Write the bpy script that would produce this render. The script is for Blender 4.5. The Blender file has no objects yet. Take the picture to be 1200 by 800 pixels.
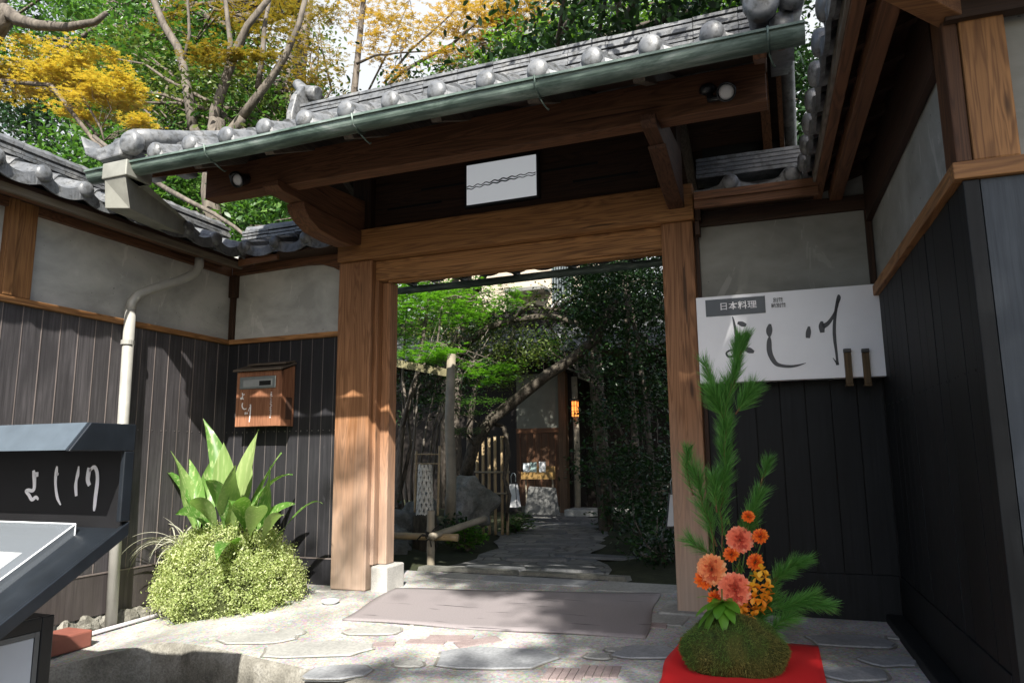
import bpy, math, random
import numpy as np
from mathutils import Vector, Matrix, Euler
random.seed(7); rng = np.random.default_rng(7)
R = math.radians
S = bpy.context.scene
C = S.collection

# ---------------------------------------------------------------- camera
# world frame: X runs along the gate (to the right), Y goes away through the gate, Z up; origin on the threshold
FPX = 838.85
_p, _r, _y = R(9.0936), R(-0.5575), R(-21.073)
_fw = np.array([0, math.cos(_p), math.sin(_p)]); _u0 = np.array([0, -math.sin(_p), math.cos(_p)]); _r0 = np.array([1., 0, 0])
_ri = math.cos(_r)*_r0 + math.sin(_r)*_u0; _up = -math.sin(_r)*_r0 + math.cos(_r)*_u0
_G = np.array([[math.cos(_y), math.sin(_y), 0], [-math.sin(_y), math.cos(_y), 0], [0, 0, 1.]])
RI, UP, FW = _G@_ri, _G@_up, _G@_fw
CAM = np.array([0, -4.5, 0.92])
cam_d = bpy.data.cameras.new('camera'); cam = bpy.data.objects.new('camera', cam_d); C.objects.link(cam)
cam_d.sensor_width = 36; cam_d.lens = 36*FPX/1200; cam_d.clip_end = 500; cam_d.clip_start = .02
M = Matrix([[RI[i], UP[i], -FW[i], CAM[i]] for i in range(3)] + [[0, 0, 0, 1]])
cam.matrix_world = M
S.camera = cam

# ---------------------------------------------------------------- light
SUN = Vector((.40, -1.0, .97)).normalized()
W = bpy.data.worlds.new('World'); S.world = W; W.use_nodes = True
wn = W.node_tree; wn.nodes.clear()
sky = wn.nodes.new('ShaderNodeTexSky'); sky.sky_type = 'NISHITA'; sky.sun_disc = False
sky.sun_elevation = math.asin(SUN.z); sky.sun_rotation = math.atan2(SUN.x, SUN.y); sky.air_density = 1.0; sky.dust_density = 2.0
bg = wn.nodes.new('ShaderNodeBackground'); bg.inputs[1].default_value = .082
wo = wn.nodes.new('ShaderNodeOutputWorld'); wn.links.new(sky.outputs[0], bg.inputs[0])
# thin bright cloud over the half of the sky behind the gate, opposite the sun
_tc = wn.nodes.new('ShaderNodeTexCoord'); _ns = wn.nodes.new('ShaderNodeTexNoise'); _ns.inputs['Scale'].default_value = 1.6; _ns.inputs['Detail'].default_value = 6
_sx = wn.nodes.new('ShaderNodeSeparateXYZ'); wn.links.new(_tc.outputs['Generated'], _sx.inputs[0]); wn.links.new(_tc.outputs['Generated'], _ns.inputs['Vector'])
_a = wn.nodes.new('ShaderNodeMath'); _a.operation = 'MULTIPLY_ADD'; wn.links.new(_ns.outputs[0], _a.inputs[0]); _a.inputs[1].default_value = 1.0; wn.links.new(_sx.outputs[1], _a.inputs[2])
_mr = wn.nodes.new('ShaderNodeMapRange'); wn.links.new(_a.outputs[0], _mr.inputs[0]); _mr.inputs[1].default_value = .55; _mr.inputs[2].default_value = 1.0
_cb = wn.nodes.new('ShaderNodeBackground'); _cb.inputs[0].default_value = (.93, .96, 1, 1); _cb.inputs[1].default_value = .42
_mx = wn.nodes.new('ShaderNodeMixShader'); wn.links.new(_mr.outputs[0], _mx.inputs[0]); wn.links.new(bg.outputs[0], _mx.inputs[1]); wn.links.new(_cb.outputs[0], _mx.inputs[2])
wn.links.new(_mx.outputs[0], wo.inputs[0])
sd = bpy.data.lights.new('sun', 'SUN'); sd.energy = 5.0; sd.angle = R(.55); sd.color = (1, .955, .88)
so = bpy.data.objects.new('sun', sd); C.objects.link(so); so.rotation_euler = SUN.to_track_quat('Z', 'Y').to_euler()
S.view_settings.view_transform = 'Standard'; S.view_settings.look = 'None'; S.view_settings.gamma = 1
S.view_settings.exposure = 1.32

# ---------------------------------------------------------------- helpers
def at(px, py, Y):
    d = FW + RI*(px-600)/FPX - UP*(py-400)/FPX
    return Vector(CAM + d*(Y-CAM[1])/d[1])
def atx(px, py, X):
    d = FW + RI*(px-600)/FPX - UP*(py-400)/FPX
    return Vector(CAM + d*(X-CAM[0])/d[0])

def tag(o, label=None, cat=None, group=None, kind=None):
    if label: o['label'] = label
    if cat: o['category'] = cat
    if group: o['group'] = group
    if kind: o['kind'] = kind
    return o
def thing(name, label, cat, loc=(0, 0, 0), rz=0, group=None):
    o = bpy.data.objects.new(name, None); C.objects.link(o); o.empty_display_size = .1
    o.location = loc; o.rotation_euler = (0, 0, rz)
    return tag(o, label, cat, group)
def link_mesh(name, me, mats, parent=None, world=True, smooth=False, bevel=0):
    o = bpy.data.objects.new(name, me); C.objects.link(o)
    for m in (mats if isinstance(mats, (list, tuple)) else [mats]): me.materials.append(m)
    if parent is not None:
        o.parent = parent
        if world:
            root = parent; off = Matrix()
            while root.parent: root = root.parent
            mw = Matrix.Translation(root.location) @ Matrix.Rotation(root.rotation_euler.z, 4, 'Z')
            me.transform(mw.inverted())
    if smooth: me.shade_smooth()
    if bevel:
        b = o.modifiers.new('bevel', 'BEVEL'); b.width = bevel; b.segments = 2; b.limit_method = 'ANGLE'; b.harden_normals = False
    return o
class MB:
    def __init__(s): s.v = []; s.f = []; s.m = []
    def add(s, v, f, mi=0):
        n = len(s.v); s.v += [tuple(a) for a in v]; s.f += [tuple(i+n for i in q) for q in f]; s.m += [mi]*len(f); return s
    def box(s, x0, x1, y0, y1, z0, z1, mi=0):
        v = [(x0,y0,z0),(x1,y0,z0),(x1,y1,z0),(x0,y1,z0),(x0,y0,z1),(x1,y0,z1),(x1,y1,z1),(x0,y1,z1)]
        return s.add(v, [(3,2,1,0),(4,5,6,7),(0,1,5,4),(1,2,6,5),(2,3,7,6),(3,0,4,7)], mi)
    def beam(s, a, b, w, h, mi=0, up=(0, 0, 1)):
        a, b = Vector(a), Vector(b); d = (b-a).normalized(); up = Vector(up)
        sx = d.cross(up).normalized(); sz = sx.cross(d).normalized()
        v = [p + sx*i*w/2 + sz*j*h/2 for p in (a, b) for i, j in ((-1,-1),(1,-1),(1,1),(-1,1))]
        return s.add(v, [(3,2,1,0),(4,5,6,7),(0,1,5,4),(1,2,6,5),(2,3,7,6),(3,0,4,7)], mi)
    def prism(s, poly, axis, a, b, mi=0):
        n = len(poly)
        def P(p, t): return {'x': (t, p[0], p[1]), 'y': (p[0], t, p[1]), 'z': (p[0], p[1], t)}[axis]
        v = [P(p, a) for p in poly] + [P(p, b) for p in poly]
        f = [tuple(range(n))[::-1], tuple(range(n, 2*n))] + [(i, (i+1) % n, n+(i+1) % n, n+i) for i in range(n)]
        return s.add(v, f, mi)
    def tube(s, pts, rad, n=10, mi=0, cap=True):
        pts = [Vector(p) for p in pts]
        if not isinstance(rad, (list, tuple)): rad = [rad]*len(pts)
        v = []; f = []
        t0 = (pts[1]-pts[0]).normalized(); a = t0.orthogonal().normalized()
        for i, p in enumerate(pts):
            t = (pts[min(i+1, len(pts)-1)] - pts[max(i-1, 0)]).normalized()
            a = (a - t*a.dot(t)).normalized(); b = t.cross(a)
            for k in range(n):
                g = 2*math.pi*k/n; v.append(p + (a*math.cos(g)+b*math.sin(g))*rad[i])
        for i in range(len(pts)-1):
            for k in range(n): f.append((i*n+k, i*n+(k+1) % n, (i+1)*n+(k+1) % n, (i+1)*n+k))
        if cap: f.append(tuple(range(n))[::-1]); f.append(tuple(range((len(pts)-1)*n, len(pts)*n)))
        return s.add(v, f, mi)
    def ball(s, c, r, nu=14, nv=9, mi=0, noise=0, seed=0):
        if not isinstance(r, (list, tuple)): r = (r, r, r)
        rr = random.Random(seed); ph = [rr.uniform(0, 6.3) for _ in range(6)]
        v = []; f = []
        for j in range(nv+1):
            th = math.pi*j/nv
            for i in range(nu):
                g = 2*math.pi*i/nu
                x, y, z = math.sin(th)*math.cos(g), math.sin(th)*math.sin(g), math.cos(th)
                k = 1 + noise*(math.sin(3*x+ph[0])*math.sin(2.5*y+ph[1]) + .6*math.sin(6*y+ph[2])*math.sin(5*z+ph[3]) + .3*math.sin(11*x+ph[4])*math.sin(9*z+ph[5]))
                v.append((c[0]+x*r[0]*k, c[1]+y*r[1]*k, c[2]+z*r[2]*k))
        for j in range(nv):
            for i in range(nu): f.append((j*nu+i, (j+1)*nu+i, (j+1)*nu+(i+1) % nu, j*nu+(i+1) % nu))
        return s.add(v, f, mi)
    def lathe(s, prof, c=(0, 0, 0), n=16, mi=0, M4=None):
        v = []; f = []
        for r, z in prof:
            for k in range(n):
                g = 2*math.pi*k/n; p = Vector((r*math.cos(g), r*math.sin(g), z))
                if M4: p = M4 @ p
                v.append(p + Vector(c))
        for i in range(len(prof)-1):
            for k in range(n): f.append((i*n+k, i*n+(k+1) % n, (i+1)*n+(k+1) % n, (i+1)*n+k))
        return s.add(v, f, mi)
    def build(s, name, mats, parent=None, smooth=False, bevel=0, world=True):
        me = bpy.data.meshes.new(name); me.from_pydata(s.v, [], s.f); me.update()
        o = link_mesh(name, me, mats, parent, world, smooth, bevel)
        if any(s.m): me.polygons.foreach_set('material_index', s.m)
        return o
def struct(o): o['kind'] = 'structure'; return o

def np_mesh(name, V, F):
    """V (n,3), F (m,k) -> mesh"""
    me = bpy.data.meshes.new(name); k = F.shape[1]
    me.vertices.add(len(V)); me.vertices.foreach_set('co', V.astype(np.float32).ravel())
    me.loops.add(F.size); me.loops.foreach_set('vertex_index', F.astype(np.int32).ravel())
    me.polygons.add(len(F)); me.polygons.foreach_set('loop_start', np.arange(0, F.size, k, dtype=np.int32))
    me.polygons.foreach_set('loop_total', np.full(len(F), k, dtype=np.int32))
    me.update(calc_edges=True); me.validate()
    return me
# ---------------------------------------------------------------- leaves
L_OVAL = (np.array([[0,0,0],[.32,-.21,.03],[.72,-.17,.02],[1,0,-.08],[.72,.17,.02],[.32,.21,.03]], float), np.array([[0,1,4,5],[1,2,3,4]]))
def _maple():
    V = []; F = []
    for a, l in ((-95,.55),(-48,.85),(0,1.0),(48,.85),(95,.55)):
        c, s = math.cos(R(a)), math.sin(R(a)); n = len(V)
        for x, y in ((0,0),(.45,-.13),(1,0),(.45,.13)):
            x *= l; y *= l*1.05; V.append((x*c-y*s, x*s+y*c, .0-.06*x*x))
        F.append((n, n+1, n+2, n+3))
    return np.array(V, float), np.array(F)
L_MAPLE = _maple()
L_DIAM = (np.array([[0,0,0],[.5,-.25,.05],[1,0,-.06],[.5,.25,.05]], float), np.array([[0,1,2,3]]))
def leaves(P, size, tmpl, upb=.6, jit=.35, dirs=None, outw=None):
    """leaf cards at points P, normals biased upward; returns V, F"""
    n = len(P); T, Fc = tmpl
    N = rng.normal(size=(n, 3)); N /= np.linalg.norm(N, axis=1)[:, None]
    N = N*(1-upb) + np.array([0, 0, 1.])*upb
    if outw is not None: N += outw*.5
    N /= np.linalg.norm(N, axis=1)[:, None]
    A = rng.normal(size=(n, 3)) if dirs is None else dirs + rng.normal(size=(n, 3))*.25
    A -= N*(A*N).sum(1)[:, None]; A /= np.linalg.norm(A, axis=1)[:, None]
    B = np.cross(N, A)
    s = size*(1 + jit*(rng.random(n)*2-1))
    V = P[:, None, :] + s[:, None, None]*(T[None, :, 0, None]*A[:, None] + T[None, :, 1, None]*B[:, None] + T[None, :, 2, None]*N[:, None])
    F = Fc[None] + (np.arange(n)*len(T))[:, None, None]
    return V.reshape(-1, 3), F.reshape(-1, Fc.shape[1])
def merge(lst):
    Vs = []; Fs = []; o = 0
    for V, F in lst: Vs.append(V); Fs.append(F+o); o += len(V)
    return np.concatenate(Vs), np.concatenate(Fs)
def blob_points(c, r, nclump, nleaf, cr, flat=.6, hollow=.55):
    """clump centres through an ellipsoid (biased outward), leaves round each"""
    D = rng.normal(size=(nclump, 3)); D /= np.linalg.norm(D, axis=1)[:, None]
    rad = (hollow + (1-hollow)*rng.random(nclump)**.6)
    K = np.array(c) + D*np.array(r)*rad[:, None]
    P = np.repeat(K, nleaf, axis=0)
    q = rng.normal(size=P.shape)*cr*np.array([1, 1, flat])*np.repeat(.6+.8*rng.random(nclump), nleaf)[:, None]
    return P + q, K
def limb(a, b, n=6, wob=.06, sag=0):
    a, b = Vector(a), Vector(b); L = (b-a).length; out = []
    for i in range(n+1):
        t = i/n; p = a.lerp(b, t); k = math.sin(math.pi*t)
        out.append(p + Vector((random.uniform(-1,1), random.uniform(-1,1), random.uniform(-1,1)))*wob*L*k + Vector((0,0,sag*k*L)))
    return out
def tree(name, label, cat, base, trunks, blobs, leafmat, bark, size=.1, tmpl=L_OVAL, group=None, nbranch=10, flat=.6, upb=.5, rot=0):
    """trunks: [(pts, r0, r1)], blobs: [(centre, radii, clumps, leaves per clump, clump radius)]"""
    t = thing(name, label, cat, base, 0, group)
    tb = MB(); ends = []
    for pts, r0, r1 in trunks:
        n = len(pts); tb.tube(pts, [r0+(r1-r0)*i/(n-1) for i in range(n)], 9); ends += [Vector(p) for p in pts[n//2:]]
    parts = []; br = tb
    for c, r, nc, nl, cr in blobs:
        P, K = blob_points(c, r, nc, nl, cr, flat)
        parts.append(leaves(P, size, tmpl, upb))
        for k in K[:nbranch]:
            k = Vector(k); e = min(ends, key=lambda q: (q-k).length)
            d = (k-e).length
            pts = limb(e, k, 5, .09); br.tube(pts, [max(.006, .012*d)*(1-.8*i/5) for i in range(6)], 5, cap=False)
    tb.build('trunk', bark, t, smooth=True)
    V, F = merge(parts)
    link_mesh('crown', np_mesh('crown', V, F), leafmat, t)
    return t

# ---------------------------------------------------------------- materials
def mat(name):
    m = bpy.data.materials.new(name); m.use_nodes = True; nt = m.node_tree
    b = nt.nodes['Principled BSDF']; return m, nt, b
def N(nt, t, **k):
    n = nt.nodes.new(t)
    for a, v in k.items():
        if a.startswith('i_'): n.inputs[a[2:].replace('_', ' ')].default_value = v
        else: setattr(n, a, v)
    return n
def ramp(nt, fac, stops):
    r = nt.nodes.new('ShaderNodeValToRGB'); e = r.color_ramp.elements
    while len(e) < len(stops): e.new(.5)
    for q, (p, c) in zip(e, stops): q.position = p; q.color = (*c, 1) if len(c) == 3 else c
    nt.links.new(fac, r.inputs[0]); return r.outputs[0]
def noise(nt, scale, detail=5, rough=.55, vec=None, dist=0):
    n = N(nt, 'ShaderNodeTexNoise'); n.inputs['Scale'].default_value = scale; n.inputs['Detail'].default_value = detail
    n.inputs['Roughness'].default_value = rough; n.inputs['Distortion'].default_value = dist
    if vec is not None: nt.links.new(vec, n.inputs['Vector'])
    return n.outputs[0]
def mapping(nt, scale=(1, 1, 1), src='Object'):
    tc = N(nt, 'ShaderNodeTexCoord'); mp = N(nt, 'ShaderNodeMapping'); mp.inputs['Scale'].default_value = scale
    nt.links.new(tc.outputs[src], mp.inputs[0]); return mp.outputs[0]
def mix(nt, fac, a, b, mode='MIX'):
    m = N(nt, 'ShaderNodeMix', data_type='RGBA', blend_type=mode)
    if isinstance(fac, (int, float)): m.inputs[0].default_value = fac
    else: nt.links.new(fac, m.inputs[0])
    for s, v in ((6, a), (7, b)):
        if isinstance(v, tuple): m.inputs[s].default_value = (*v, 1)
        else: nt.links.new(v, m.inputs[s])
    return m.outputs[2]
def bump(nt, b, h, strength=.3, dist=.01):
    n = N(nt, 'ShaderNodeBump'); n.inputs['Strength'].default_value = strength; n.inputs['Distance'].default_value = dist
    nt.links.new(h, n.inputs['Height']); nt.links.new(n.outputs[0], b.inputs['Normal'])
def plain(name, col, rough=.6, metal=0, spec=.5, var=.12, scale=9, bs=.15):
    m, nt, b = mat(name); v = mapping(nt); f = noise(nt, scale, 6, .6, v)
    c = ramp(nt, f, [(.3, tuple(x*(1-var) for x in col)), (.7, tuple(min(1, x*(1+var)) for x in col))])
    nt.links.new(c, b.inputs['Base Color']); b.inputs['Roughness'].default_value = rough; b.inputs['Metallic'].default_value = metal
    b.inputs['Specular IOR Level'].default_value = spec
    if bs: bump(nt, b, noise(nt, scale*6, 4, .6, v), bs, .004)
    return m
def wood(name, axis, dark, light, rough=.62, worn=None, knots=True, spec=.3):
    """long grain along axis; worn = (z_top, colour): bleached and greyed towards the foot"""
    m, nt, b = mat(name)
    sc = {'x': (.35, 6, 6), 'y': (6, .35, 6), 'z': (6, 6, .35)}[axis]
    v = mapping(nt, sc)
    w1 = noise(nt, 1.6, 3, .5, v, 1.2)
    # growth rings: sine of a slowly varying field
    mt = N(nt, 'ShaderNodeMath', operation='MULTIPLY'); nt.links.new(w1, mt.inputs[0]); mt.inputs[1].default_value = 75
    sn = N(nt, 'ShaderNodeMath', operation='SINE'); nt.links.new(mt.outputs[0], sn.inputs[0])
    mr = N(nt, 'ShaderNodeMapRange'); nt.links.new(sn.outputs[0], mr.inputs[0]); mr.inputs[1].default_value = -1; mr.inputs[2].default_value = 1
    sc2 = {'x': (1.2, 90, 90), 'y': (90, 1.2, 90), 'z': (90, 90, 1.2)}[axis]
    fine = noise(nt, 1.0, 4, .6, mapping(nt, sc2))
    big = noise(nt, 1.1, 3, .5, mapping(nt, tuple(x*.5 for x in sc)))
    c = ramp(nt, mr.outputs[0], [(.0, dark), (.45, tuple((a*.35+q*.65) for a, q in zip(dark, light))), (1, light)])
    c = mix(nt, .5, c, ramp(nt, fine, [(.3, dark), (.7, light)]), 'MIX')
    c = mix(nt, ramp(nt, big, [(.35, (0,0,0)), (.7, (.55,.55,.55))]), c, dark)
    if knots:
        vo = N(nt, 'ShaderNodeTexVoronoi'); vo.inputs['Scale'].default_value = 1.0
        sc3 = {'x': (1.1, 5, 5), 'y': (5, 1.1, 5), 'z': (5, 5, 1.1)}[axis]
        nt.links.new(mapping(nt, sc3), vo.inputs['Vector'])
        c = mix(nt, ramp(nt, vo.outputs['Distance'], [(.035, (.8,.8,.8)), (.075, (0,0,0))]), c, tuple(x*.35 for x in dark))
    ck = noise(nt, 1, 3, .6, mapping(nt, {'x': (.9, 34, 34), 'y': (34, .9, 34), 'z': (34, 34, .9)}[axis]), .3)
    c = mix(nt, ramp(nt, ck, [(.665, (0,0,0)), (.69, (.8,.8,.8))]), c, tuple(x*.3 for x in dark))
    if worn:
        zt, wc = worn
        tc = N(nt, 'ShaderNodeTexCoord'); sp = N(nt, 'ShaderNodeSeparateXYZ'); nt.links.new(tc.outputs['Object'], sp.inputs[0])
        ad = N(nt, 'ShaderNodeMath', operation='ADD'); nt.links.new(sp.outputs[2], ad.inputs[0])
        ml = N(nt, 'ShaderNodeMath', operation='MULTIPLY'); nt.links.new(w1, ml.inputs[0]); ml.inputs[1].default_value = .7
        nt.links.new(ml.outputs[0], ad.inputs[1])
        q = N(nt, 'ShaderNodeMapRange'); nt.links.new(ad.outputs[0], q.inputs[0])
        q.inputs[1].default_value = zt+.35; q.inputs[2].default_value = .35; q.inputs[3].default_value = 0; q.inputs[4].default_value = .85
        c = mix(nt, q.outputs[0], c, mix(nt, fine, tuple(x*.6 for x in wc), wc))
    nt.links.new(c, b.inputs['Base Color']); b.inputs['Roughness'].default_value = rough; b.inputs['Specular IOR Level'].default_value = spec
    bump(nt, b, fine, .35, .003)
    return m
def leafmat(name, c1, c2, c3=None, trans=.35, rough=.45, spec=.4, streak=None):
    m, nt, b = mat(name)
    g = N(nt, 'ShaderNodeNewGeometry')
    st = [(.0, c1), (.55, c2)] + ([(1.0, c3)] if c3 else [])
    c = ramp(nt, g.outputs['Random Per Island'], st)
    big = noise(nt, 1.3, 2, .5, mapping(nt))
    c = mix(nt, ramp(nt, big, [(.35, (0,0,0)), (.65, (.5,.5,.5))]), c, c1)
    if streak: c = mix(nt, ramp(nt, noise(nt, 1, 3, .6, mapping(nt, (55, 55, 5))), [(.52, (0,0,0)), (.66, (.7,.7,.7))]), c, streak)
    nt.links.new(c, b.inputs['Base Color']); b.inputs['Roughness'].default_value = rough; b.inputs['Specular IOR Level'].default_value = spec
    tr = N(nt, 'ShaderNodeBsdfTranslucent'); nt.links.new(mix(nt, .5, c, (c2[0]*1.8, c2[1]*1.8, c2[2]*.6)), tr.inputs[0])
    mx = N(nt, 'ShaderNodeMixShader'); mx.inputs[0].default_value = trans
    nt.links.new(b.outputs[0], mx.inputs[1]); nt.links.new(tr.outputs[0], mx.inputs[2])
    nt.links.new(mx.outputs[0], nt.nodes['Material Output'].inputs[0])
    return m
def barkmat(name, c1, c2, scale=(9, 9, 2.5)):
    m, nt, b = mat(name); v = mapping(nt, scale)
    f = noise(nt, 2.2, 7, .65, v, .6)
    nt.links.new(ramp(nt, f, [(.32, c1), (.62, c2)]), b.inputs['Base Color']); b.inputs['Roughness'].default_value = .85
    b.inputs['Specular IOR Level'].default_value = .2
    bump(nt, b, f, .7, .02); return m

ORANGE_D, ORANGE_L = (.12, .052, .019), (.43, .215, .080)
M_wx = wood('cedar along x', 'x', ORANGE_D, ORANGE_L)
M_wy = wood('cedar along y', 'y', ORANGE_D, ORANGE_L)
M_wz = wood('cedar post', 'z', ORANGE_D, (.37, .18, .085), worn=(1.25, (.50, .39, .31)))
M_wzo = wood('cedar upright', 'z', ORANGE_D, ORANGE_L)
M_dx = wood('dark stained x', 'x', (.020, .011, .007), (.065, .032, .018), knots=False)
M_dy = wood('dark stained y', 'y', (.014, .0075, .005), (.05, .023, .013), knots=False)
M_dz = wood('dark stained z', 'z', (.018, .009, .005), (.06, .028, .015), knots=False)
M_rx = wood('reddish beam x', 'x', (.06, .027, .014), (.22, .10, .048), knots=False)
M_ry = wood('reddish beam y', 'y', (.06, .027, .014), (.22, .10, .048), knots=False)
M_slot = plain('black recess', (.004, .004, .004), .9, var=.1, bs=0)

def plank_mat(name, dark, light, patch=.0, spec=.3):
    m, nt, b = mat(name)
    fine = noise(nt, 1, 5, .65, mapping(nt, (60, 60, 2.2)))
    big = noise(nt, 2.0, 4, .6, mapping(nt, (1.6, 1.6, .8)))
    g = N(nt, 'ShaderNodeNewGeometry')
    c = ramp(nt, fine, [(.3, dark), (.72, light)])
    c = mix(nt, ramp(nt, big, [(.4, (0,0,0)), (.62, (.7,.7,.7))]), c, dark)
    c = mix(nt, ramp(nt, g.outputs['Random Per Island'], [(0, (0,0,0)), (1, (.4,.4,.4))]), c, tuple(x*.6 for x in dark))
    sc = noise(nt, 1, 3, .7, mapping(nt, (14, 14, 5)))
    c = mix(nt, ramp(nt, sc, [(.70, (0,0,0)), (.76, (.35,.35,.35))]), c, tuple(min(1, x*3) for x in light))
    nt.links.new(c, b.inputs['Base Color']); b.inputs['Roughness'].default_value = .62; b.inputs['Specular IOR Level'].default_value = spec
    bump(nt, b, fine, .4, .003); return m
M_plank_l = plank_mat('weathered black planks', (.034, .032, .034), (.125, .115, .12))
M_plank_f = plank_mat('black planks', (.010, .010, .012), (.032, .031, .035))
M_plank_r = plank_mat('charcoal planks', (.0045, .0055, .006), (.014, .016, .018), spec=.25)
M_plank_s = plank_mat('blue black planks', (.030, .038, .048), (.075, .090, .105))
M_seam_l = plain('pale seam', (.15, .125, .115), .7)
M_seam_d = plain('dark seam', (.004, .004, .004), .8)
M_nail = plain('nail head', (.15, .14, .14), .4, .6)

def plaster_mat(name, a, bcol, stain):
    m, nt, b = mat(name)
    v = mapping(nt, (1, 1, 1.6)); f1 = noise(nt, 1.8, 6, .6, v, .4); f2 = noise(nt, 9, 6, .7, v); f3 = noise(nt, 1.4, 5, .65, mapping(nt, (3.2, 3.2, 1.2)), .8)
    c = ramp(nt, f1, [(.38, a), (.62, bcol)])
    c = mix(nt, ramp(nt, f2, [(.62, (0,0,0)), (.72, (.35,.35,.35))]), c, tuple(x*1.25 for x in bcol))
    c = mix(nt, ramp(nt, f3, [(.62, (0,0,0)), (.635, (.5,.5,.5)), (.75, (.6,.6,.6))]), c, stain)
    sp = noise(nt, 38, 2, .5, v)
    c = mix(nt, ramp(nt, sp, [(.73, (0,0,0)), (.76, (.8,.8,.8))]), c, (.03, .03, .028))
    nt.links.new(c, b.inputs['Base Color']); b.inputs['Roughness'].default_value = .9; b.inputs['Specular IOR Level'].default_value = .15
    bump(nt, b, f2, .35, .006); return m
M_plaster = plaster_mat('grey plaster', (.31, .31, .29), (.48, .475, .445), (.58, .57, .535))
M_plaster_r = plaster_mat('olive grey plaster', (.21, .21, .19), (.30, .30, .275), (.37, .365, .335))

def tile_mat():
    m, nt, b = mat('smoked roof tile')
    v = mapping(nt); f = noise(nt, 7, 6, .65, v); g = N(nt, 'ShaderNodeNewGeometry')
    c = ramp(nt, f, [(.3, (.055, .06, .065)), (.5, (.14, .145, .15)), (.68, (.24, .24, .235)), (.82, (.40, .40, .39))])
    c = mix(nt, ramp(nt, g.outputs['Random Per Island'], [(0, (0,0,0)), (1, (.45,.45,.45))]), c, (.12, .13, .145))
    f2 = noise(nt, 26, 5, .7, v)
    c = mix(nt, ramp(nt, f2, [(.5, (0,0,0)), (.62, (.75,.75,.75))]), c, (.045, .045, .04))
    nt.links.new(c, b.inputs['Base Color']); b.inputs['Roughness'].default_value = .42; b.inputs['Specular IOR Level'].default_value = .6
    bump(nt, b, f2, .3, .005); return m
M_tile = tile_mat()
def copper_mat():
    m, nt, b = mat('green copper gutter')
    v = mapping(nt, (.6, 3, 3)); f = noise(nt, 4, 6, .7, v, .5)
    c = ramp(nt, f, [(.3, (.022, .034, .028)), (.47, (.07, .105, .085)), (.6, (.17, .22, .19)), (.72, (.30, .33, .31)), (.8, (.07, .06, .04))])
    nt.links.new(c, b.inputs['Base Color']); b.inputs['Roughness'].default_value = .5; b.inputs['Metallic'].default_value = .25
    bump(nt, b, f, .2, .003); return m
M_copper = copper_mat()
M_duct = plain('dull bronze duct', (.27, .27, .235), .5, .35, var=.25, scale=5)
M_pipe = plain('cream painted downpipe', (.34, .335, .305), .42, .15, var=.2, scale=4)
M_pipe2 = plain('pale lilac pipe', (.50, .48, .50), .4, .0, var=.08)

def stone_mat(name, a, b2, c3, scale=8, rough=.85, bs=.5):
    m, nt, b = mat(name); v = mapping(nt); f = noise(nt, scale, 7, .65, v); f2 = noise(nt, scale*14, 3, .6, v)
    c = ramp(nt, f, [(.3, a), (.5, b2), (.7, c3)])
    c = mix(nt, ramp(nt, f2, [(.4, (0,0,0)), (.7, (.45,.45,.45))]), c, tuple(x*.5 for x in a))
    nt.links.new(c, b.inputs['Base Color']); b.inputs['Roughness'].default_value = rough; b.inputs['Specular IOR Level'].default_value = .25
    bump(nt, b, f2, bs, .006); return m
M_plinth = stone_mat('pale granite', (.32, .31, .285), (.44, .43, .40), (.54, .52, .485))
M_rubble = stone_mat('mossy granite kerb', (.10, .095, .08), (.21, .20, .17), (.33, .32, .285), 6, bs=.9)
M_slate = stone_mat('blue grey slab', (.19, .20, .21), (.25, .26, .27), (.31, .32, .33), 4, .6, .15)
M_slate2 = stone_mat('green grey slab', (.24, .24, .225), (.31, .31, .29), (.37, .37, .345), 4, .65, .2)
M_brickin = stone_mat('dull purple paving brick', (.22, .17, .165), (.28, .225, .215), (.33, .27, .26), 12)
M_rock = stone_mat('weathered rock', (.055, .06, .05), (.15, .15, .135), (.29, .285, .265), 3, bs=.9)
M_white = plain('white acrylic', (.78, .78, .80), .25, var=.02, bs=0)
M_ink = plain('black ink', (.02, .022, .03), .4, var=.2, bs=0)
M_inkw = plain('white lettering', (.80, .78, .80), .5, var=.04, bs=0)
M_black = plain('black painted metal', (.012, .013, .015), .35, var=.2)
# ================================================================ ground
def gz(x, y):
    """height of the paved apron in front of the gate"""
    if y >= 0: return 0.0
    k = min(1, max(0, -x/2.2)); l = min(1, max(0, (-2.9-x)/1.0))
    return y*.06*k - .12*l*(3*l*1/3 if l < 1 else 1)
def gapron():
    m, nt, b = mat('worn exposed aggregate concrete')
    v = mapping(nt); peb = N(nt, 'ShaderNodeTexVoronoi'); peb.inputs['Scale'].default_value = 85; nt.links.new(v, peb.inputs['Vector'])
    f = noise(nt, 3, 6, .65, v); f2 = noise(nt, 55, 4, .7, v)
    c = ramp(nt, f, [(.3, (.26, .26, .245)), (.5, (.375, .37, .35)), (.7, (.48, .475, .45))])
    c = mix(nt, ramp(nt, noise(nt, 1.3, 5, .6, v, .8), [(.42, (.0,.0,.0)), (.56, (.55,.55,.55))]), c, (.20, .195, .175))
    c = mix(nt, .35, c, peb.outputs['Color'], 'SOFT_LIGHT')
    c = mix(nt, ramp(nt, f2, [(.5, (0,0,0)), (.68, (.6,.6,.6))]), c, (.15, .145, .13))
    nt.links.new(c, b.inputs['Base Color']); b.inputs['Roughness'].default_value = .85; b.inputs['Specular IOR Level'].default_value = .25
    bump(nt, b, peb.outputs['Distance'], .5, .006); return m
M_apron = gapron()
KERB = [(-7, -1.75), (-4.3, -1.62), (-3.9, -1.5), (-3.56, -1.33), (-3.42, -1.22), (-2.04, -1.48), (0, -1.85), (1.2, -2.1), (4.5, -2.5)]
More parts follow.
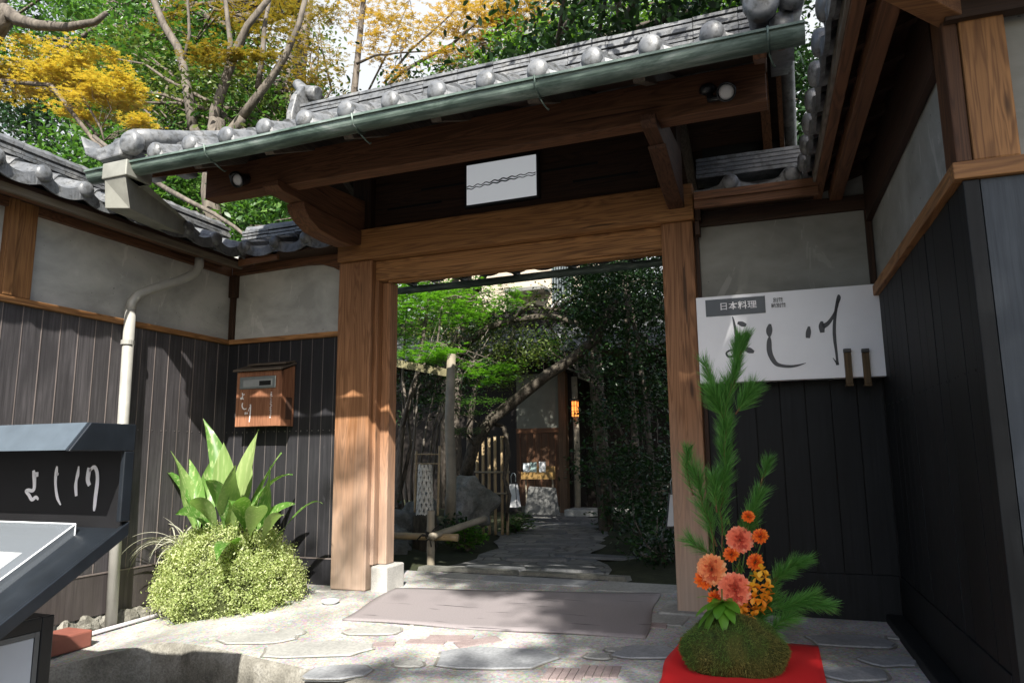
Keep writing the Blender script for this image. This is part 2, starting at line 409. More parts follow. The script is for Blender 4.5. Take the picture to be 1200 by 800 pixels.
def kerb_y(x):
    for (a, b), (c, d) in zip(KERB, KERB[1:]):
        if a <= x <= c: return b+(d-b)*(x-a)/(c-a)
    return KERB[-1][1]
ap = MB(); xs = [-7+i*.115 for i in range(101)]; ny = 24
for i, x in enumerate(xs):
    ky = kerb_y(x)
    for j in range(ny+1):
        y = ky + (.9-ky)*j/ny
        ap.v.append((x, y, gz(x, y)))
for i in range(len(xs)-1):
    for j in range(ny):
        a = i*(ny+1)+j; ap.f.append((a, a+ny+1, a+ny+2, a+1)); ap.m.append(0)
o = ap.build('pavement', M_apron, smooth=True); struct(o)
kb = MB()
for i in range(len(xs)-1):
    pts = []
    for x in (xs[i], xs[i+1]):
        ky = kerb_y(x); z = gz(x, ky); nz = .012*math.sin(x*13)+.006*math.sin(x*31)
        pts.append([(x, ky+.001, z+.001), (x, ky-.02+nz, z-.012), (x, ky-.035+nz, z-.05), (x, ky-.045-nz, z-.2), (x, ky-.04+nz, -.5)])
    n = len(kb.v); kb.v += pts[0]+pts[1]; kb.f += [(n+k, n+5+k, n+6+k, n+1+k) for k in range(4)]; kb.m += [0]*4
o = kb.build('kerb', M_rubble, smooth=True); struct(o)
M_asphalt = stone_mat('asphalt', (.045, .045, .045), (.055, .055, .055), (.075, .075, .073), 5, .9)
o = MB().add([(-40,-30,-.45),(40,-30,-.45),(40,1.0,-.45),(-40,1.0,-.45)], [(0,1,2,3)]).build('road', M_asphalt); struct(o)

def poly_slab(mb, pts, zf, h=.006, mi=0, inset=.012, joint=None):
    n = len(pts); cx = sum(p[0] for p in pts)/n; cy = sum(p[1] for p in pts)/n
    if joint is not None:
        ou = [(cx+(x-cx)*(1+.007/max(.05, math.hypot(x-cx, y-cy))), cy+(y-cy)*(1+.007/max(.05, math.hypot(x-cx, y-cy)))) for x, y in pts]
        mb.add([(x, y, zf(x, y)+.0035) for x, y in ou], [tuple(range(n))], joint)
    lo = [(x, y, zf(x, y)-.004) for x, y in pts]
    hi = [(cx+(x-cx)*(1-inset/ max(.05, math.hypot(x-cx, y-cy))), cy+(y-cy)*(1-inset/max(.05, math.hypot(x-cx, y-cy))), zf(x, y)+h) for x, y in pts]
    mb.add(lo+hi, [tuple(range(n, 2*n))]+[(i, (i+1) % n, n+(i+1) % n, n+i) for i in range(n)], mi)
def irregular(cx, cy, rx, ry, n=11, rot=0, j=.16, seed=0):
    r = random.Random(seed); out = []
    for i in range(n):
        g = 2*math.pi*i/n + r.uniform(-.1, .1); k = 1+r.uniform(-j, j)
        e = abs(math.cos(g))**.75*(1 if math.cos(g) > 0 else -1), abs(math.sin(g))**.75*(1 if math.sin(g) > 0 else -1)
        x, y = e[0]*rx*k, e[1]*ry*k
        out.append((cx+x*math.cos(rot)-y*math.sin(rot), cy+x*math.sin(rot)+y*math.cos(rot)))
    return out
sl = MB()
for k, (px, py, rx, ry, rot, mi) in enumerate([
    (580, 772, .30, .165, .1, 0), (690, 690, .0, .0, 0, 0), (758, 765, .16, .12, .2, 0), (372, 765, .30, .13, .3, 1), (440, 742, .17, .08, .3, 1),
    (300, 752, .22, .10, .2, 1), (395, 790, .16, .1, .3, 0), (1000, 752, .21, .13, .1, 0), (1040, 775, .12, .09, .4, 0), (1000, 790, .15, .10, .4, 0),
    (700, 770, .07, .05, 0, 1), (340, 745, .09, .06, 0, 1), (480, 780, .08, .05, 0, 1), (720, 762, .05, .04, 0, 1), (1050, 748, .05, .04, 0, 1)]):
    if rx == 0: continue
    p = at(px, py, 0); d = (p-Vector(CAM)); q = Vector(CAM) + d*(-.92/d.z if d.z else 1)
    z = gz(q.x, q.y); q = Vector(CAM) + d*((z-.92)/d.z)
    poly_slab(sl, irregular(q.x, q.y, rx, ry, 13, rot, .12, k), gz, .009, mi, joint=3)
def ground_pt(px, py, z0=0):
    d = at(px, py, 5)-Vector(CAM); q = Vector(CAM)+d*((z0-.92)/d.z)
    for _ in range(3): q = Vector(CAM)+d*((gz(q.x, q.y)-.92)/d.z)
    return q
for px, py, n, w, rot in ((662, 790, 5, .17, 0.1), (703, 787, 5, .17, .1), (527, 748, 3, .26, .15), (500, 752, 2, .22, .1), (560, 752, 3, .24, .75), (771, 733, 3, .10, .1), (450, 755, 2, .12, .3)):
    q = ground_pt(px, py); bw = .036
    for i in range(n):
        ca, sa = math.cos(rot), math.sin(rot); P = []
        hh = w*.5 if n > 3 else bw
        for u, v in ((0,0),(1,0),(1,1),(0,1)):
            if n > 3: x = (i+u*.9-n/2)*bw; y = (v-.5)*w*1.0
            else: x = (u-.5)*w; y = (i+v*.9-n/2)*bw
            P.append((q.x+x*ca-y*sa, q.y+x*sa+y*ca))
        poly_slab(sl, P, gz, .006, 2, .003)
# big slabs across the threshold
poly_slab(sl, [(-2.25,.60),(-1.45,.62),(-1.40,.86),(-1.9,.88),(-2.3,.84)], gz, .006, 0)
poly_slab(sl, [(-1.35,.50),(-.80,.52),(-.78,.86),(-1.33,.88)], gz, .006, 1)
poly_slab(sl, [(-2.62,.62),(-2.3,.60),(-2.34,.86),(-2.6,.88)], gz, .006, 1)
poly_slab(sl, [(-1.0,-.36),(-.62,-.34),(-.60,-.10),(-1.0,-.12)], gz, .006, 1)
rr = random.Random(5)
for i in range(34):   # small cobbles pressed into the concrete
    x = rr.uniform(-3.6, .45); y = rr.uniform(-1.5, -.05)
    poly_slab(sl, irregular(x, y, rr.uniform(.015, .045), rr.uniform(.012, .03), 8, rr.uniform(0, 3), .15, 100+i), gz, .005, rr.choice((0, 1, 1, 2)))
M_joint = stone_mat('dirty joint', (.16, .155, .135), (.22, .21, .185), (.30, .29, .255), 9)
o = sl.build('paving_stones', [M_slate, M_slate2, M_brickin, M_joint]); struct(o)

# garden floor and stone path
M_soil = stone_mat('mossy soil', (.015, .018, .009), (.03, .035, .016), (.055, .055, .03), 2.5, .95, .9)
gd = MB(); nx, ny2 = 60, 60
for i in range(nx+1):
    for j in range(ny2+1):
        x = -22+34*i/nx; y = .9+30*j/ny2
        path = -2.05-.30*(y-.9)
        d = max(0, abs(x-path)-.75)
        gd.v.append((x, y, -.02+min(.22, d*.18)*(.6+.4*math.sin(x*1.7+y)) if y > 1.0 else -.02))
for i in range(nx):
    for j in range(ny2):
        a = i*(ny2+1)+j; gd.f.append((a, a+ny2+1, a+ny2+2, a+1)); gd.m.append(0)
o = gd.build('garden_ground', M_soil, smooth=True); struct(o)
pm, nt, b = mat('dark crazy paving'); v = mapping(nt, (1, 1, 0))
vo = N(nt, 'ShaderNodeTexVoronoi', feature='DISTANCE_TO_EDGE'); vo.inputs['Scale'].default_value = 6; nt.links.new(v, vo.inputs['Vector'])
vc = N(nt, 'ShaderNodeTexVoronoi'); vc.inputs['Scale'].default_value = 6; nt.links.new(v, vc.inputs['Vector'])
c = mix(nt, ramp(nt, vo.outputs['Distance'], [(.02, (1,1,1)), (.05, (0,0,0))]), ramp(nt, vc.outputs['Color'], [(.2, (.11, .115, .12)), (.8, (.20, .195, .18))]), (.05, .05, .045))
nt.links.new(c, b.inputs['Base Color']); b.inputs['Roughness'].default_value = .6; bump(nt, b, ramp(nt, vo.outputs['Distance'], [(.01, (0,0,0)), (.08, (1,1,1))]), .7, .012)
pt = MB(); pts = []
for i in range(25):
    y = .9+6.1*i/24; cx = -2.0-.235*(y-.9); w = .62+.1*math.sin(y*2)
    if y > 5: cx = -2.0-.235*(y-.9)
    pt.v += [(cx-w-.05*math.sin(y*7), y, .004), (cx+w+.06*math.sin(y*5), y, .004)]
for i in range(24): pt.f.append((2*i, 2*i+1, 2*i+3, 2*i+2)); pt.m.append(0)
o = pt.build('path', pm); struct(o)
st = MB()
for k, (x, y, rx, ry, rot) in enumerate(((-2.35, 1.15, .28, .14, .1), (-1.75, 1.3, .25, .12, 0), (-2.2, 1.75, .32, .10, .2), (-1.75, 2.05, .4, .10, -.05), (-2.5, 2.5, .3, .12, .2), (-2.3, 3.1, .35, .13, .2), (-2.9, 3.9, .35, .15, 0), (-2.7, 4.7, .4, .2, .1))):
    poly_slab(st, irregular(x, y, rx, ry, 9, rot, .12, 300+k), lambda a, b: .004, .02, 0)
poly_slab(st, [(-2.95,.93),(-2.1,.92),(-2.08,1.02),(-2.93,1.03)], lambda a, b: .0, .03, 1)
poly_slab(st, [(-2.06,.93),(-1.2,.92),(-1.18,1.01),(-2.04,1.02)], lambda a, b: .0, .03, 1)
o = st.build('stepping_stones', [stone_mat('dark garden slab', (.07, .075, .078), (.115, .12, .122), (.17, .17, .165), 5, .6, .3), stone_mat('mossy garden kerb', (.09, .09, .075), (.15, .15, .13), (.21, .21, .185), 5)]); struct(o)
o = MB().box(-3.35, -1.9, 6.35, 6.9, -.02, .10).build('doorstep', M_slate2, bevel=.02); struct(o)

# ================================================================ tiled roofs
def tile_roof(name, parent, e0, e1, up, n_rows, phase=0.5, course=.22, roll=.05, discs=True, disc_r=.058, mats=M_tile, droop=.055, ends=(0, 0), base=.0, dz=0.0):
    """e0->e1 eave line, up = full vector from eave to ridge. pan-and-roll tiles with stepped courses, eave scallops and round end caps"""
    e0, e1, up = Vector(e0), Vector(e1), Vector(up)
    L = (e1-e0).length; a = (e1-e0)/L; per = L/n_rows; SL = up.length; u = up/SL; nrm = a.cross(u); nrm = nrm if nrm.z > 0 else -nrm
    sx = []
    for r in range(n_rows):
        for k in range(14): sx.append((r + k/14))
    sx.append(n_rows)
    def prof(t):
        w = (t - phase) % 1.0; w = min(w, 1-w)*per     # distance to nearest roll centre
        if w < roll: return math.sqrt(max(0, roll*roll-w*w))*.95 + .0
        q = (w-roll)/(per/2-roll); return -.030*math.sin(q*math.pi/2)
    nc = max(1, round(SL/course)); cl = SL/nc; mb = MB(); rj = random.Random(len(name)*7+n_rows)
    for c in range(nc):
        base_i = len(mb.v)
        jz = [rj.uniform(-.003, .003) for _ in range(n_rows+1)]
        for (s, h) in ((c*cl-.0, .012), ((c+1)*cl+.02, -.006)):
            for t in sx:
                p = e0 + a*(t*per) + u*s + nrm*(prof(t)+h+jz[min(n_rows, int(t))])
                mb.v.append(tuple(p))
            
        m = len(sx)
        for i in range(m-1): mb.f.append((base_i+i, base_i+i+1, base_i+m+i+1, base_i+m+i)); mb.m.append(0)
        # lower edge face of the course
        bi = len(mb.v)
        for t in sx:
            p = e0 + a*(t*per) + u*(c*cl) + nrm*(prof(t)-.014); mb.v.append(tuple(p))
        for i in range(m-1): mb.f.append((base_i+i+1, base_i+i, bi+i, bi+i+1)); mb.m.append(0)
    o = mb.build(name, mats, parent, smooth=False)
    # scalloped eave pendants
    eb = MB(); n0 = 0; out = Vector((-u.x, -u.y, 0)).normalized()
    for t in sx:
        w = (t-phase) % 1.0; w = min(w, 1-w)
        bot = -.030 - droop*(.35+.65*math.sin(min(1, w*2.2)*math.pi/2))
        p = e0 + a*(t*per) + out*.006
        eb.v.append(tuple(p+nrm*(prof(t)+.008))); eb.v.append(tuple(p+Vector((0, 0, bot)))); eb.v.append(tuple(p-out*.02+Vector((0, 0, bot+.004))))
    for i in range(len(sx)-1):
        eb.f.append((3*i, 3*i+1, 3*i+4, 3*i+3)); eb.m.append(0); eb.f.append((3*i+1, 3*i+2, 3*i+5, 3*i+4)); eb.m.append(0)
    eb.build('eave_edge', mats, o)
    if discs:
        zax = out; q = zax.to_track_quat('Z', 'Y').to_matrix().to_4x4()
        for r in range(n_rows + (1 if phase == 0 else 0)):
            cpt = e0 + a*((r+phase)*per) + Vector((0, 0, roll*.25)) + out*.0
            d = MB().lathe([(disc_r*.92, -.05), (disc_r, .0), (disc_r*.99, .012), (disc_r*.90, .024), (disc_r*.70, .033), (disc_r*.35, .038), (0.001, .039)], tuple(cpt), 18, M4=q)
            d.build('tile_end', mats, o, smooth=True)
    return o
def ridge_stack(name, parent, a, b, w, h, layers=6, mats=M_tile, cap=.06):
    a, b = Vector(a), Vector(b); d = (b-a).normalized(); s = d.cross(Vector((0, 0, 1))).normalized(); mb = MB(); rj = random.Random(3)
    for k in range(layers):
        z = a.z + h*k/layers; ww = w/2*(1-.03*k) + (.010 if k % 2 else 0); t = h/layers*.66
        L = (b-a).length; x = 0
        while x < L-.02:
            x2 = min(L, x+.28); off = rj.uniform(-.004, .004)
            p = a+d*(x+.002); q = a+d*(x2-.002)
            mb.beam((p.x, p.y, z+t/2+off), (q.x, q.y, z+t/2+off), ww*2, t); x = x2
    mb.box(min(a.x, b.x)+.02*abs(d.x)-abs(s.x)*w*.4, max(a.x, b.x)-.02*abs(d.x)+abs(s.x)*w*.4, min(a.y, b.y)-abs(s.y)*w*.22, max(a.y, b.y)+abs(s.y)*w*.22, a.z-.1, a.z+h*.95) if abs(d.x) > .99 or abs(d.y) > .99 else None
    n = max(3, int((b-a).length/.05)); 
    mb.tube([a+Vector((0,0,h+.005))+d*((b-a).length*i/n) for i in range(n+1)], [cap+(.006 if i % 5 == 0 else 0) for i in range(n+1)], 12)
    return mb.build(name, mats, parent)

# ================================================================ the gate
gate = thing('roofed_gate', 'large cedar gate under a heavy grey tiled roof, framing the garden path', 'gate', (-1.81, 0, 0))
GX0, GX1 = -3.13, -.49
MB().box(-3.135, -2.845, -.02, .16, .0, 2.384).build('post', M_wz, gate, bevel=.008)
MB().box(-.695, -.495, -.02, .22, .0, 2.384).build('post', M_wz, gate, bevel=.008)
MB().box(-2.844, -2.815, .03, .18, .17, 2.23).build('jamb', M_wz, gate, bevel=.003)
MB().box(-2.814, -2.745, .09, .20, .17, 2.225).build('jamb', M_wz, gate, bevel=.006)
MB().box(-3.23, -2.82, -.07, .30, -.16, -.004).build('base_stone', M_plinth, gate, bevel=.012)
MB().box(-2.815, -2.685, .0, .25, -.06, .168).build('base_stone', M_plinth, gate, bevel=.012)
MB().box(-.80, -.42, -.09, .28, -.1, .012).build('base_stone', M_slate2, gate, bevel=.012)
MB().box(-3.135, -.48, -.05, .26, 2.386, 2.62).build('main_beam', M_wx, gate, bevel=.008)
MB().box(-2.843, -.697, .03, .19, 2.232, 2.383).build('lintel', M_wx, gate, bevel=.005)
MB().box(-2.744, -.697, .055, .075, 2.215, 2.231).build('track', M_wx, gate)
# boards over the beam
pn = MB()
for k in range(3): pn.box(-2.87, -.72, .05, .075, 2.622+k*.165, 2.622+k*.165+.162)
pb = pn.build('panel', M_dx, gate)
for a, bb in (((-2.47, 2.90), (-2.11, 2.90)), ((-2.76, 2.785), (-2.30, 2.785)), ((-1.52, 2.895), (-1.11, 2.895)), ((-1.29, 2.785), (-.84, 2.785))):
    MB().box(a[0], bb[0], .045, .0485, a[1]-.008, a[1]+.008).build('carved_slot', M_slot, pb)
for x0, x1 in ((-3.04, -2.88), (-.71, -.57)):
    MB().box(x0, x1, .0, .22, 2.622, 3.25).build('short_post', M_dz, gate, bevel=.005)
M_dy2 = wood('dark red brown y', 'y', (.035, .016, .009), (.12, .055, .028), knots=False)
# corbels and arms reaching forward to the eave beam
for xa, xb in ((-3.06, -2.92), (-.64, -.50)):
    if xa > -1: xa, xb = -.635, -.535
    if xa > -1: MB().prism([(-.052, 2.46), (-.17, 2.468), (-.40, 2.515), (-.60, 2.562), (-.72, 2.59), (-.74, 2.605), (-.052, 2.605)], 'x', xa, xb).build('corbel', M_dy2, gate, bevel=.005)
    else: MB().prism([(-.052, 2.50), (-.16, 2.463), (-.35, 2.450), (-.56, 2.462), (-.68, 2.51), (-.735, 2.56), (-.75, 2.605), (-.052, 2.605)], 'x', xa, xb).build('corbel', M_ry, gate, bevel=.005)
    MB().prism([(-.0, 2.608), (-.95, 2.608), (-1.0, 2.63), (-1.0, 2.664), (-.90, 2.664), (-.787, 2.664), (-.787, 2.79), (0, 2.86)], 'x', xa+.01, xb-.01).build('arm', M_ry if xa < -1 else M_dy2, gate, bevel=.004)
MB().box(-3.62, -.0, -.90, -.79, 2.666, 2.885).build('eave_beam', M_rx, gate, bevel=.005)
MB().box(-3.62, -.0, .90, 1.0, 2.62, 2.78).build('eave_beam', M_rx, gate, bevel=.005)
for xa, xb in ((-3.06, -2.92), (-.64, -.50)):
    MB().box(xa, xb, .262, 1.05, 2.5, 2.63).build('arm', M_ry, gate, bevel=.004)
SLP = .46
def roofz(y): return 2.725 + SLP*(1.42-abs(y))       # underside of the boards
XL0, XL1 = -3.75, .06
M_raf = wood('grey rafter', 'y', (.05, .04, .032), (.16, .13, .10), knots=False)
for i, x in enumerate([-3.70, -3.30, -2.76, -2.21, -1.66, -1.11, -.57, -.02]):   # rafters
    for sgn in (-1, 1):
        y1 = 1.30*sgn; MB().prism([(0.012*sgn, roofz(0)-.09), (y1-.02*sgn, roofz(1.30)-.09), (y1, roofz(1.30)-.075), (y1, roofz(1.30)-.005), (0.012*sgn, roofz(0)-.005)], 'x', x-.03, x+.03).build('rafter', M_raf if i not in (0, 7) else M_ry, gate, bevel=.003)
for sgn in (-1, 1):
    bd = MB(); n = 11
    for k in range(n):
        ya, yb = 1.34*k/n, 1.34*(k+1)/n-.006
        bd.prism([(ya*sgn, roofz(ya)), (yb*sgn, roofz(yb)), (yb*sgn, roofz(yb)+.02), (ya*sgn, roofz(ya)+.02)], 'x', XL0, XL1)
    bd.build('roof_boards', M_dx, gate)
    MB().box(XL0, XL1, min(1.30*sgn, 1.345*sgn), max(1.30*sgn, 1.345*sgn), roofz(1.33)-.05, roofz(1.33)+.02).build('fascia', M_rx, gate, bevel=.003)
NR = 13; XT0 = -3.69; XT1 = XT0+.278*NR
rf = tile_roof('tiled_roof', gate, (XT0, -1.38, 2.790), (XT1, -1.38, 2.790), (0, 1.38, 1.38*SLP+.03), NR, phase=.5, disc_r=.056, droop=.07)
tile_roof('tiled_roof', gate, (XT1, 1.60, 2.70), (XT0, 1.60, 2.70), (0, -1.60, 1.60*SLP+.03), NR, phase=.5, disc_r=.052, droop=.06)
rg = ridge_stack('ridge', gate, (-3.50, 0, 3.40), (-.02, 0, 3.38), .26, .325, 10, cap=.028)
# ridge end ornaments: stacked tile block with a broad scroll
for x, s in ((-3.52, -1), (.0, 1)):
    q = MB(); q.prism([(-.19, 3.40), (.19, 3.40), (.20, 3.60), (.15, 3.78), (.06, 3.90), (-.06, 3.90), (-.15, 3.78), (-.20, 3.60)], 'x', x-.03, x+.03)
    q.ball((x, 0, 3.66), (.06, .11, .11), 12, 8); q.tube([(x-.12*s, 0, 3.84), (x+.02*s, 0, 3.88), (x+.1*s, 0, 3.98)], [.06, .06, .04], 10)
    q.build('ridge_end', M_tile, gate, bevel=.01)
# verge rolls down both gable ends with large round caps, and the upturned corner tile
for x, s in ((-3.72, -1), (.0, 1)):
    v_ = MB(); n = 12
    for off, r in ((0, .062), (.13*s, .05)):
        pts = [(x+off, -1.40+1.34*i/n, 2.86+SLP*1.36*i/n-.03*math.sin(math.pi*i/n)+(.02 if off else .045)) for i in range(n+1)]
        v_.tube(pts, [r+(.004 if i % 2 else 0) for i in range(n+1)], 12)
        v_.tube([(p[0], -p[1], p[2]) for p in pts], r, 10)
    for i in range(5): v_.box(x+.08*s-.05, x+.08*s+.05, -1.36+i*.26, -1.11+i*.26, 2.79+SLP*i*.26-.05, 2.85+SLP*i*.26)
    vo_ = v_.build('verge', M_tile, gate, smooth=True)
    q = Vector((0, -1, 0)).to_track_quat('Z', 'Y').to_matrix().to_4x4()
    MB().lathe([(.07, -.04), (.078, 0), (.076, .02), (.062, .035), (.055, .036), (.035, .05), (.001, .054)], (x, -1.42, 2.872), 22, M4=q).build('tile_end', M_tile, vo_, smooth=True)
    if s < 0:
        k = MB(); k.prism([(-3.76, 2.90), (-3.96, 2.865), (-4.08, 2.90), (-4.15, 2.99), (-4.08, 2.84), (-3.95, 2.78), (-3.77, 2.79)], 'y', -1.45, -1.30)
        k.build('corner_tile', M_tile, vo_, bevel=.012)
MB().prism([(-1.36, 2.76), (0, 3.39), (1.36, 2.76), (1.36, 2.68), (0, 3.29), (-1.36, 2.68)], 'x', XL0-.03, XL0).build('bargeboard', M_ry, gate)
MB().prism([(-1.36, 2.76), (0, 3.39), (1.36, 2.76), (1.36, 2.68), (0, 3.29), (-1.36, 2.68)], 'x', XL1, XL1+.03).build('bargeboard', M_ry, gate)
# gutters
def gutter(name, parent, a, b, r=.062, t=.004):
    a, b = Vector(a), Vector(b); d = (b-a).normalized(); s = d.cross(Vector((0, 0, 1))); mb = MB(); n = 14; prof = []
    for i in range(n+1):
        g = math.pi + math.pi*i/n; prof.append((r*math.cos(g), r*math.sin(g)))
    prof = [(-r-.012, .012), (-r-.012, 0)] + prof + [(r+.012, 0), (r+.012, .012)]
    pr2 = prof + [(x*.93, z*.93+.003) for x, z in prof[::-1]]
    m = len(pr2); seg = max(2, int((b-a).length/.45)); rj = random.Random(2)
    for i in range(seg+1):
        p = a.lerp(b, i/seg) + Vector((0, 0, rj.uniform(-.003, .003)))
        for x, z in pr2: mb.v.append(tuple(p+s*x+Vector((0, 0, z))))
    for i in range(seg):
        for k in range(m): mb.f.append((i*m+k, i*m+(k+1) % m, (i+1)*m+(k+1) % m, (i+1)*m+k)); mb.m.append(0)
    mb.f.append(tuple(range(m))); mb.m.append(0); mb.f.append(tuple(range(seg*m, seg*m+m))[::-1]); mb.m.append(0)
    return mb.build(name, M_copper, parent, smooth=False)
gt = gutter('gutter', gate, (-3.98, -1.455, 2.680), (.165, -1.455, 2.680), .056)
for x in (-3.02, -2.03, -1.02, .02):
    h = MB(); h.tube([(x, -1.53, 2.695), (x, -1.515, 2.64), (x, -1.455, 2.615), (x, -1.40, 2.64), (x+.01, -1.37, 2.70), (x+.01, -1.33, 2.75)], .0045, 6)
    h.tube([(x, -1.44, 2.615), (x+.01, -1.40, 2.595), (x+.02, -1.38, 2.585), (x+.015, -1.36, 2.60)], .004, 6); h.build('gutter_hanger', M_copper, gt, smooth=True)
gr_ = gutter('gutter', gate, (-3.9, 1.66, 2.575), (.1, 1.66, 2.60), .045)
for x in [-3.4+.55*i for i in range(7)]:
    MB().box(x-.02, x+.02, 1.40, 1.66, 2.59, 2.70).build('gutter_hanger', M_black, gr_)
# light switch like dark iron fitting on the right end of the beam
MB().box(-.478, -.44, -.02, .05, 2.38, 2.56).box(-.478, -.45, -.04, .03, 2.28, 2.37).build('end_plate', M_dz, gate, bevel=.004)

# small wave sign over the beam
ws = thing('wave_sign', 'small white panel with a wavy black line, hung centrally above the gate beam', 'sign', (-1.81, .03, 2.86))
MB().box(-2.10, -1.525, .015, .045, 2.695, 3.035).build('frame', M_black, ws, bevel=.004)
_m, _nt, _b = mat('white panel with glow'); _b.inputs['Base Color'].default_value = (.8, .8, .82, 1); _b.inputs['Roughness'].default_value = .4; _b.inputs['Emission Color'].default_value = (.9, .95, 1, 1); _b.inputs['Emission Strength'].default_value = .13  # faint glow added to make the white panel brighter
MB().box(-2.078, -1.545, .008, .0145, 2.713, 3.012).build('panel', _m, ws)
wl = MB()
def ribbon(mb, pts, wid, toP, th=.002, mi=0):
    """flat brush stroke: pts 2D, wid per point; toP maps (u, v, depth) to 3D"""
    n = len(pts); Lp = []; Rp = []
    for i, p in enumerate(pts):
        q0 = pts[max(0, i-1)]; q1 = pts[min(n-1, i+1)]; dx, dy = q1[0]-q0[0], q1[1]-q0[1]; l = math.hypot(dx, dy) or 1
        nx_, ny_ = -dy/l, dx/l; w = wid[i] if isinstance(wid, (list, tuple)) else wid
        Lp.append((p[0]+nx_*w/2, p[1]+ny_*w/2)); Rp.append((p[0]-nx_*w/2, p[1]-ny_*w/2))
    base = len(mb.v)
    for d in (0, th):
        for q in Lp: mb.v.append(tuple(toP(q[0], q[1], d)))
        for q in Rp: mb.v.append(tuple(toP(q[0], q[1], d)))
    for i in range(n-1):
        l0, l1, r0, r1 = base+i, base+i+1, base+n+i, base+n+i+1; t = 2*n
        for f in ((l0+t, l1+t, r1+t, r0+t), (l0, r0, r1, l1), (l0, l1, l1+t, l0+t), (r0, r0+t, r1+t, r1)): mb.f.append(f); mb.m.append(mi)
    mb.f += [(base, base+2*n, base+3*n, base+n), (base+n-1, base+2*n-1, base+4*n-1, base+3*n-1)]; mb.m += [mi, mi]
def smooth(pts, wid, n=8):
    """Catmull-Rom resample"""
    P = [pts[0]]+list(pts)+[pts[-1]]; Wd = [wid[0]]+list(wid)+[wid[-1]]; o1 = []; o2 = []
    for i in range(1, len(P)-2):
        for k in range(n):
            t = k/n; f = lambda a, b, c, d: .5*((2*b)+(-a+c)*t+(2*a-5*b+4*c-d)*t*t+(-a+3*b-3*c+d)*t**3)
            o1.append((f(P[i-1][0], P[i][0], P[i+1][0], P[i+2][0]), f(P[i-1][1], P[i][1], P[i+1][1], P[i+2][1]))); o2.append(max(.0004, f(Wd[i-1], Wd[i], Wd[i+1], Wd[i+2])))
    o1.append(pts[-1]); o2.append(wid[-1]); return o1, o2
for z0, ph, amp, x0, x1 in ((2.845, 0, .006, -2.076, -1.547), (2.828, .9, .005, -2.076, -1.547)):
    pts = []; w = []
    for i in range(71):
        t = i/70; x = x0+(x1-x0)*t; pts.append((x, z0+.035*math.sin(t*1.4)+amp*math.sin(t*2*math.pi*8+ph)*(1.1-.4*t)+.0*t)); w.append(.0075-.002*math.sin(t*9))
    ribbon(wl, pts, w, lambda u, v, d: (u, .0075-d, v))
wl.build('wave_line', M_ink, ws)

# spotlights under the eave
def spotlight(x, y, z, label):
    t = thing('spotlight', label, 'spotlight', (x, y, z), 0, 'black spotlights under the gate eave')
    d = Vector((.05, -1, -.45)).normalized(); q = d.to_track_quat('Z', 'Y').to_matrix().to_4x4()
    MB().lathe([(.0, -.13), (.026, -.125), (.034, -.11), (.036, -.02), (.047, .0), (.049, .018), (.043, .02), (.04, .008)], (x, y, z), 18, M4=q).build('housing', M_black, t, smooth=True)
    MB().lathe([(.0005, .012), (.018, .012), (.030, .010), (.038, .004), (.038, .0)], (x, y, z), 16, M4=q).build('lens', plain('frosted lens', (.75, .74, .72), .25, var=.05, bs=0), t, smooth=True)
    MB().tube([(x-.09, y+.08, z+.075), (x-.085, y+.07, z+.01), (x-.03, y+.055, z+.005), (x, y+.04, z+.02)], .018, 8).ball((x-.095, y+.08, z+.07), (.045, .045, .03)).build('mount', M_black, t, smooth=True)
p = at(279, 211, -.98); spotlight(p.x, p.y, p.z, 'black spotlight with white lens at the left end of the gate eave')
p = at(851, 108, -.98); spotlight(p.x, p.y, p.z, 'black spotlight with white lens at the right end of the gate eave')

# ================================================================ left plank wall and short wall
def planks(mb, along0, along1, z0, z1, w, put, gap=.004, th=.016, seam=None, seam_w=.0055, r=random.Random(1)):
    """vertical boards; put(s, d, z) -> 3D (s along the wall, d outward)"""
    n = max(1, round((along1-along0)/w)); w = (along1-along0)/n
    def bx(s0, s1, d0, d1, a, b, mi):
        v = [put(s, d, z) for z in (a, b) for s, d in ((s0, d0), (s1, d0), (s1, d1), (s0, d1))]
        mb.add(v, [(3,2,1,0),(4,5,6,7),(0,1,5,4),(1,2,6,5),(2,3,7,6),(3,0,4,7)], mi)
    for i in range(n):
        s = along0+i*w; t = th+r.uniform(-.0015, .0015)
        bx(s+gap/2, s+w-gap/2, 0, t, z0, z1, 0)
        if seam: bx(s-seam_w/2, s+seam_w/2, t*.3, t+.0025, z0, z1, 1)
        for zz in (z0+.93,) if z1-z0 > 1.2 else ():
            for ds in (.022, w-.022):
                bx(s+ds-.004, s+ds+.004, t-.001, t+.0025, zz+r.uniform(-.004, .004), zz+.008, 2)
WX = -4.3; WY = .12
lw = thing('plank_wall', 'long dark plank wall with grey plaster band and tiled coping, left of the gate', 'wall', (WX, -2, -.2))
MB().box(WX-.14, WX-.004, -7, WY+.14, -.45, 2.60).build('wall_core', M_plaster, lw)
mb = MB(); planks(mb, -7, WY-.004, .195, 1.845, .122, lambda s, d, z: (WX+.0+d, s, z), seam=True); mb.build('planks', [M_plank_l, M_seam_l, M_nail], lw)
MB().box(WX-.003, WX+.024, -7, WY-.02, -.075, .185).build('skirting', plank_mat('skirting plank', (.045, .038, .037), (.09, .078, .075)), lw, bevel=.003)
MB().box(WX-.003, WX+.028, -7, WY-.02, .185, .193).build('skirting_cap', M_seam_l, lw)
MB().box(WX-.02, WX+.045, -7, WY-.002, 1.847, 1.885).build('batten', M_wy, lw, bevel=.004)
for y in (-1.76,):
    MB().box(WX-.02, WX+.035, y, y+.18, 1.887, 2.50).box(WX+.036, WX+.048, y+.005, y+.06, 1.887, 2.50).build('stud', M_wzo, lw, bevel=.004)
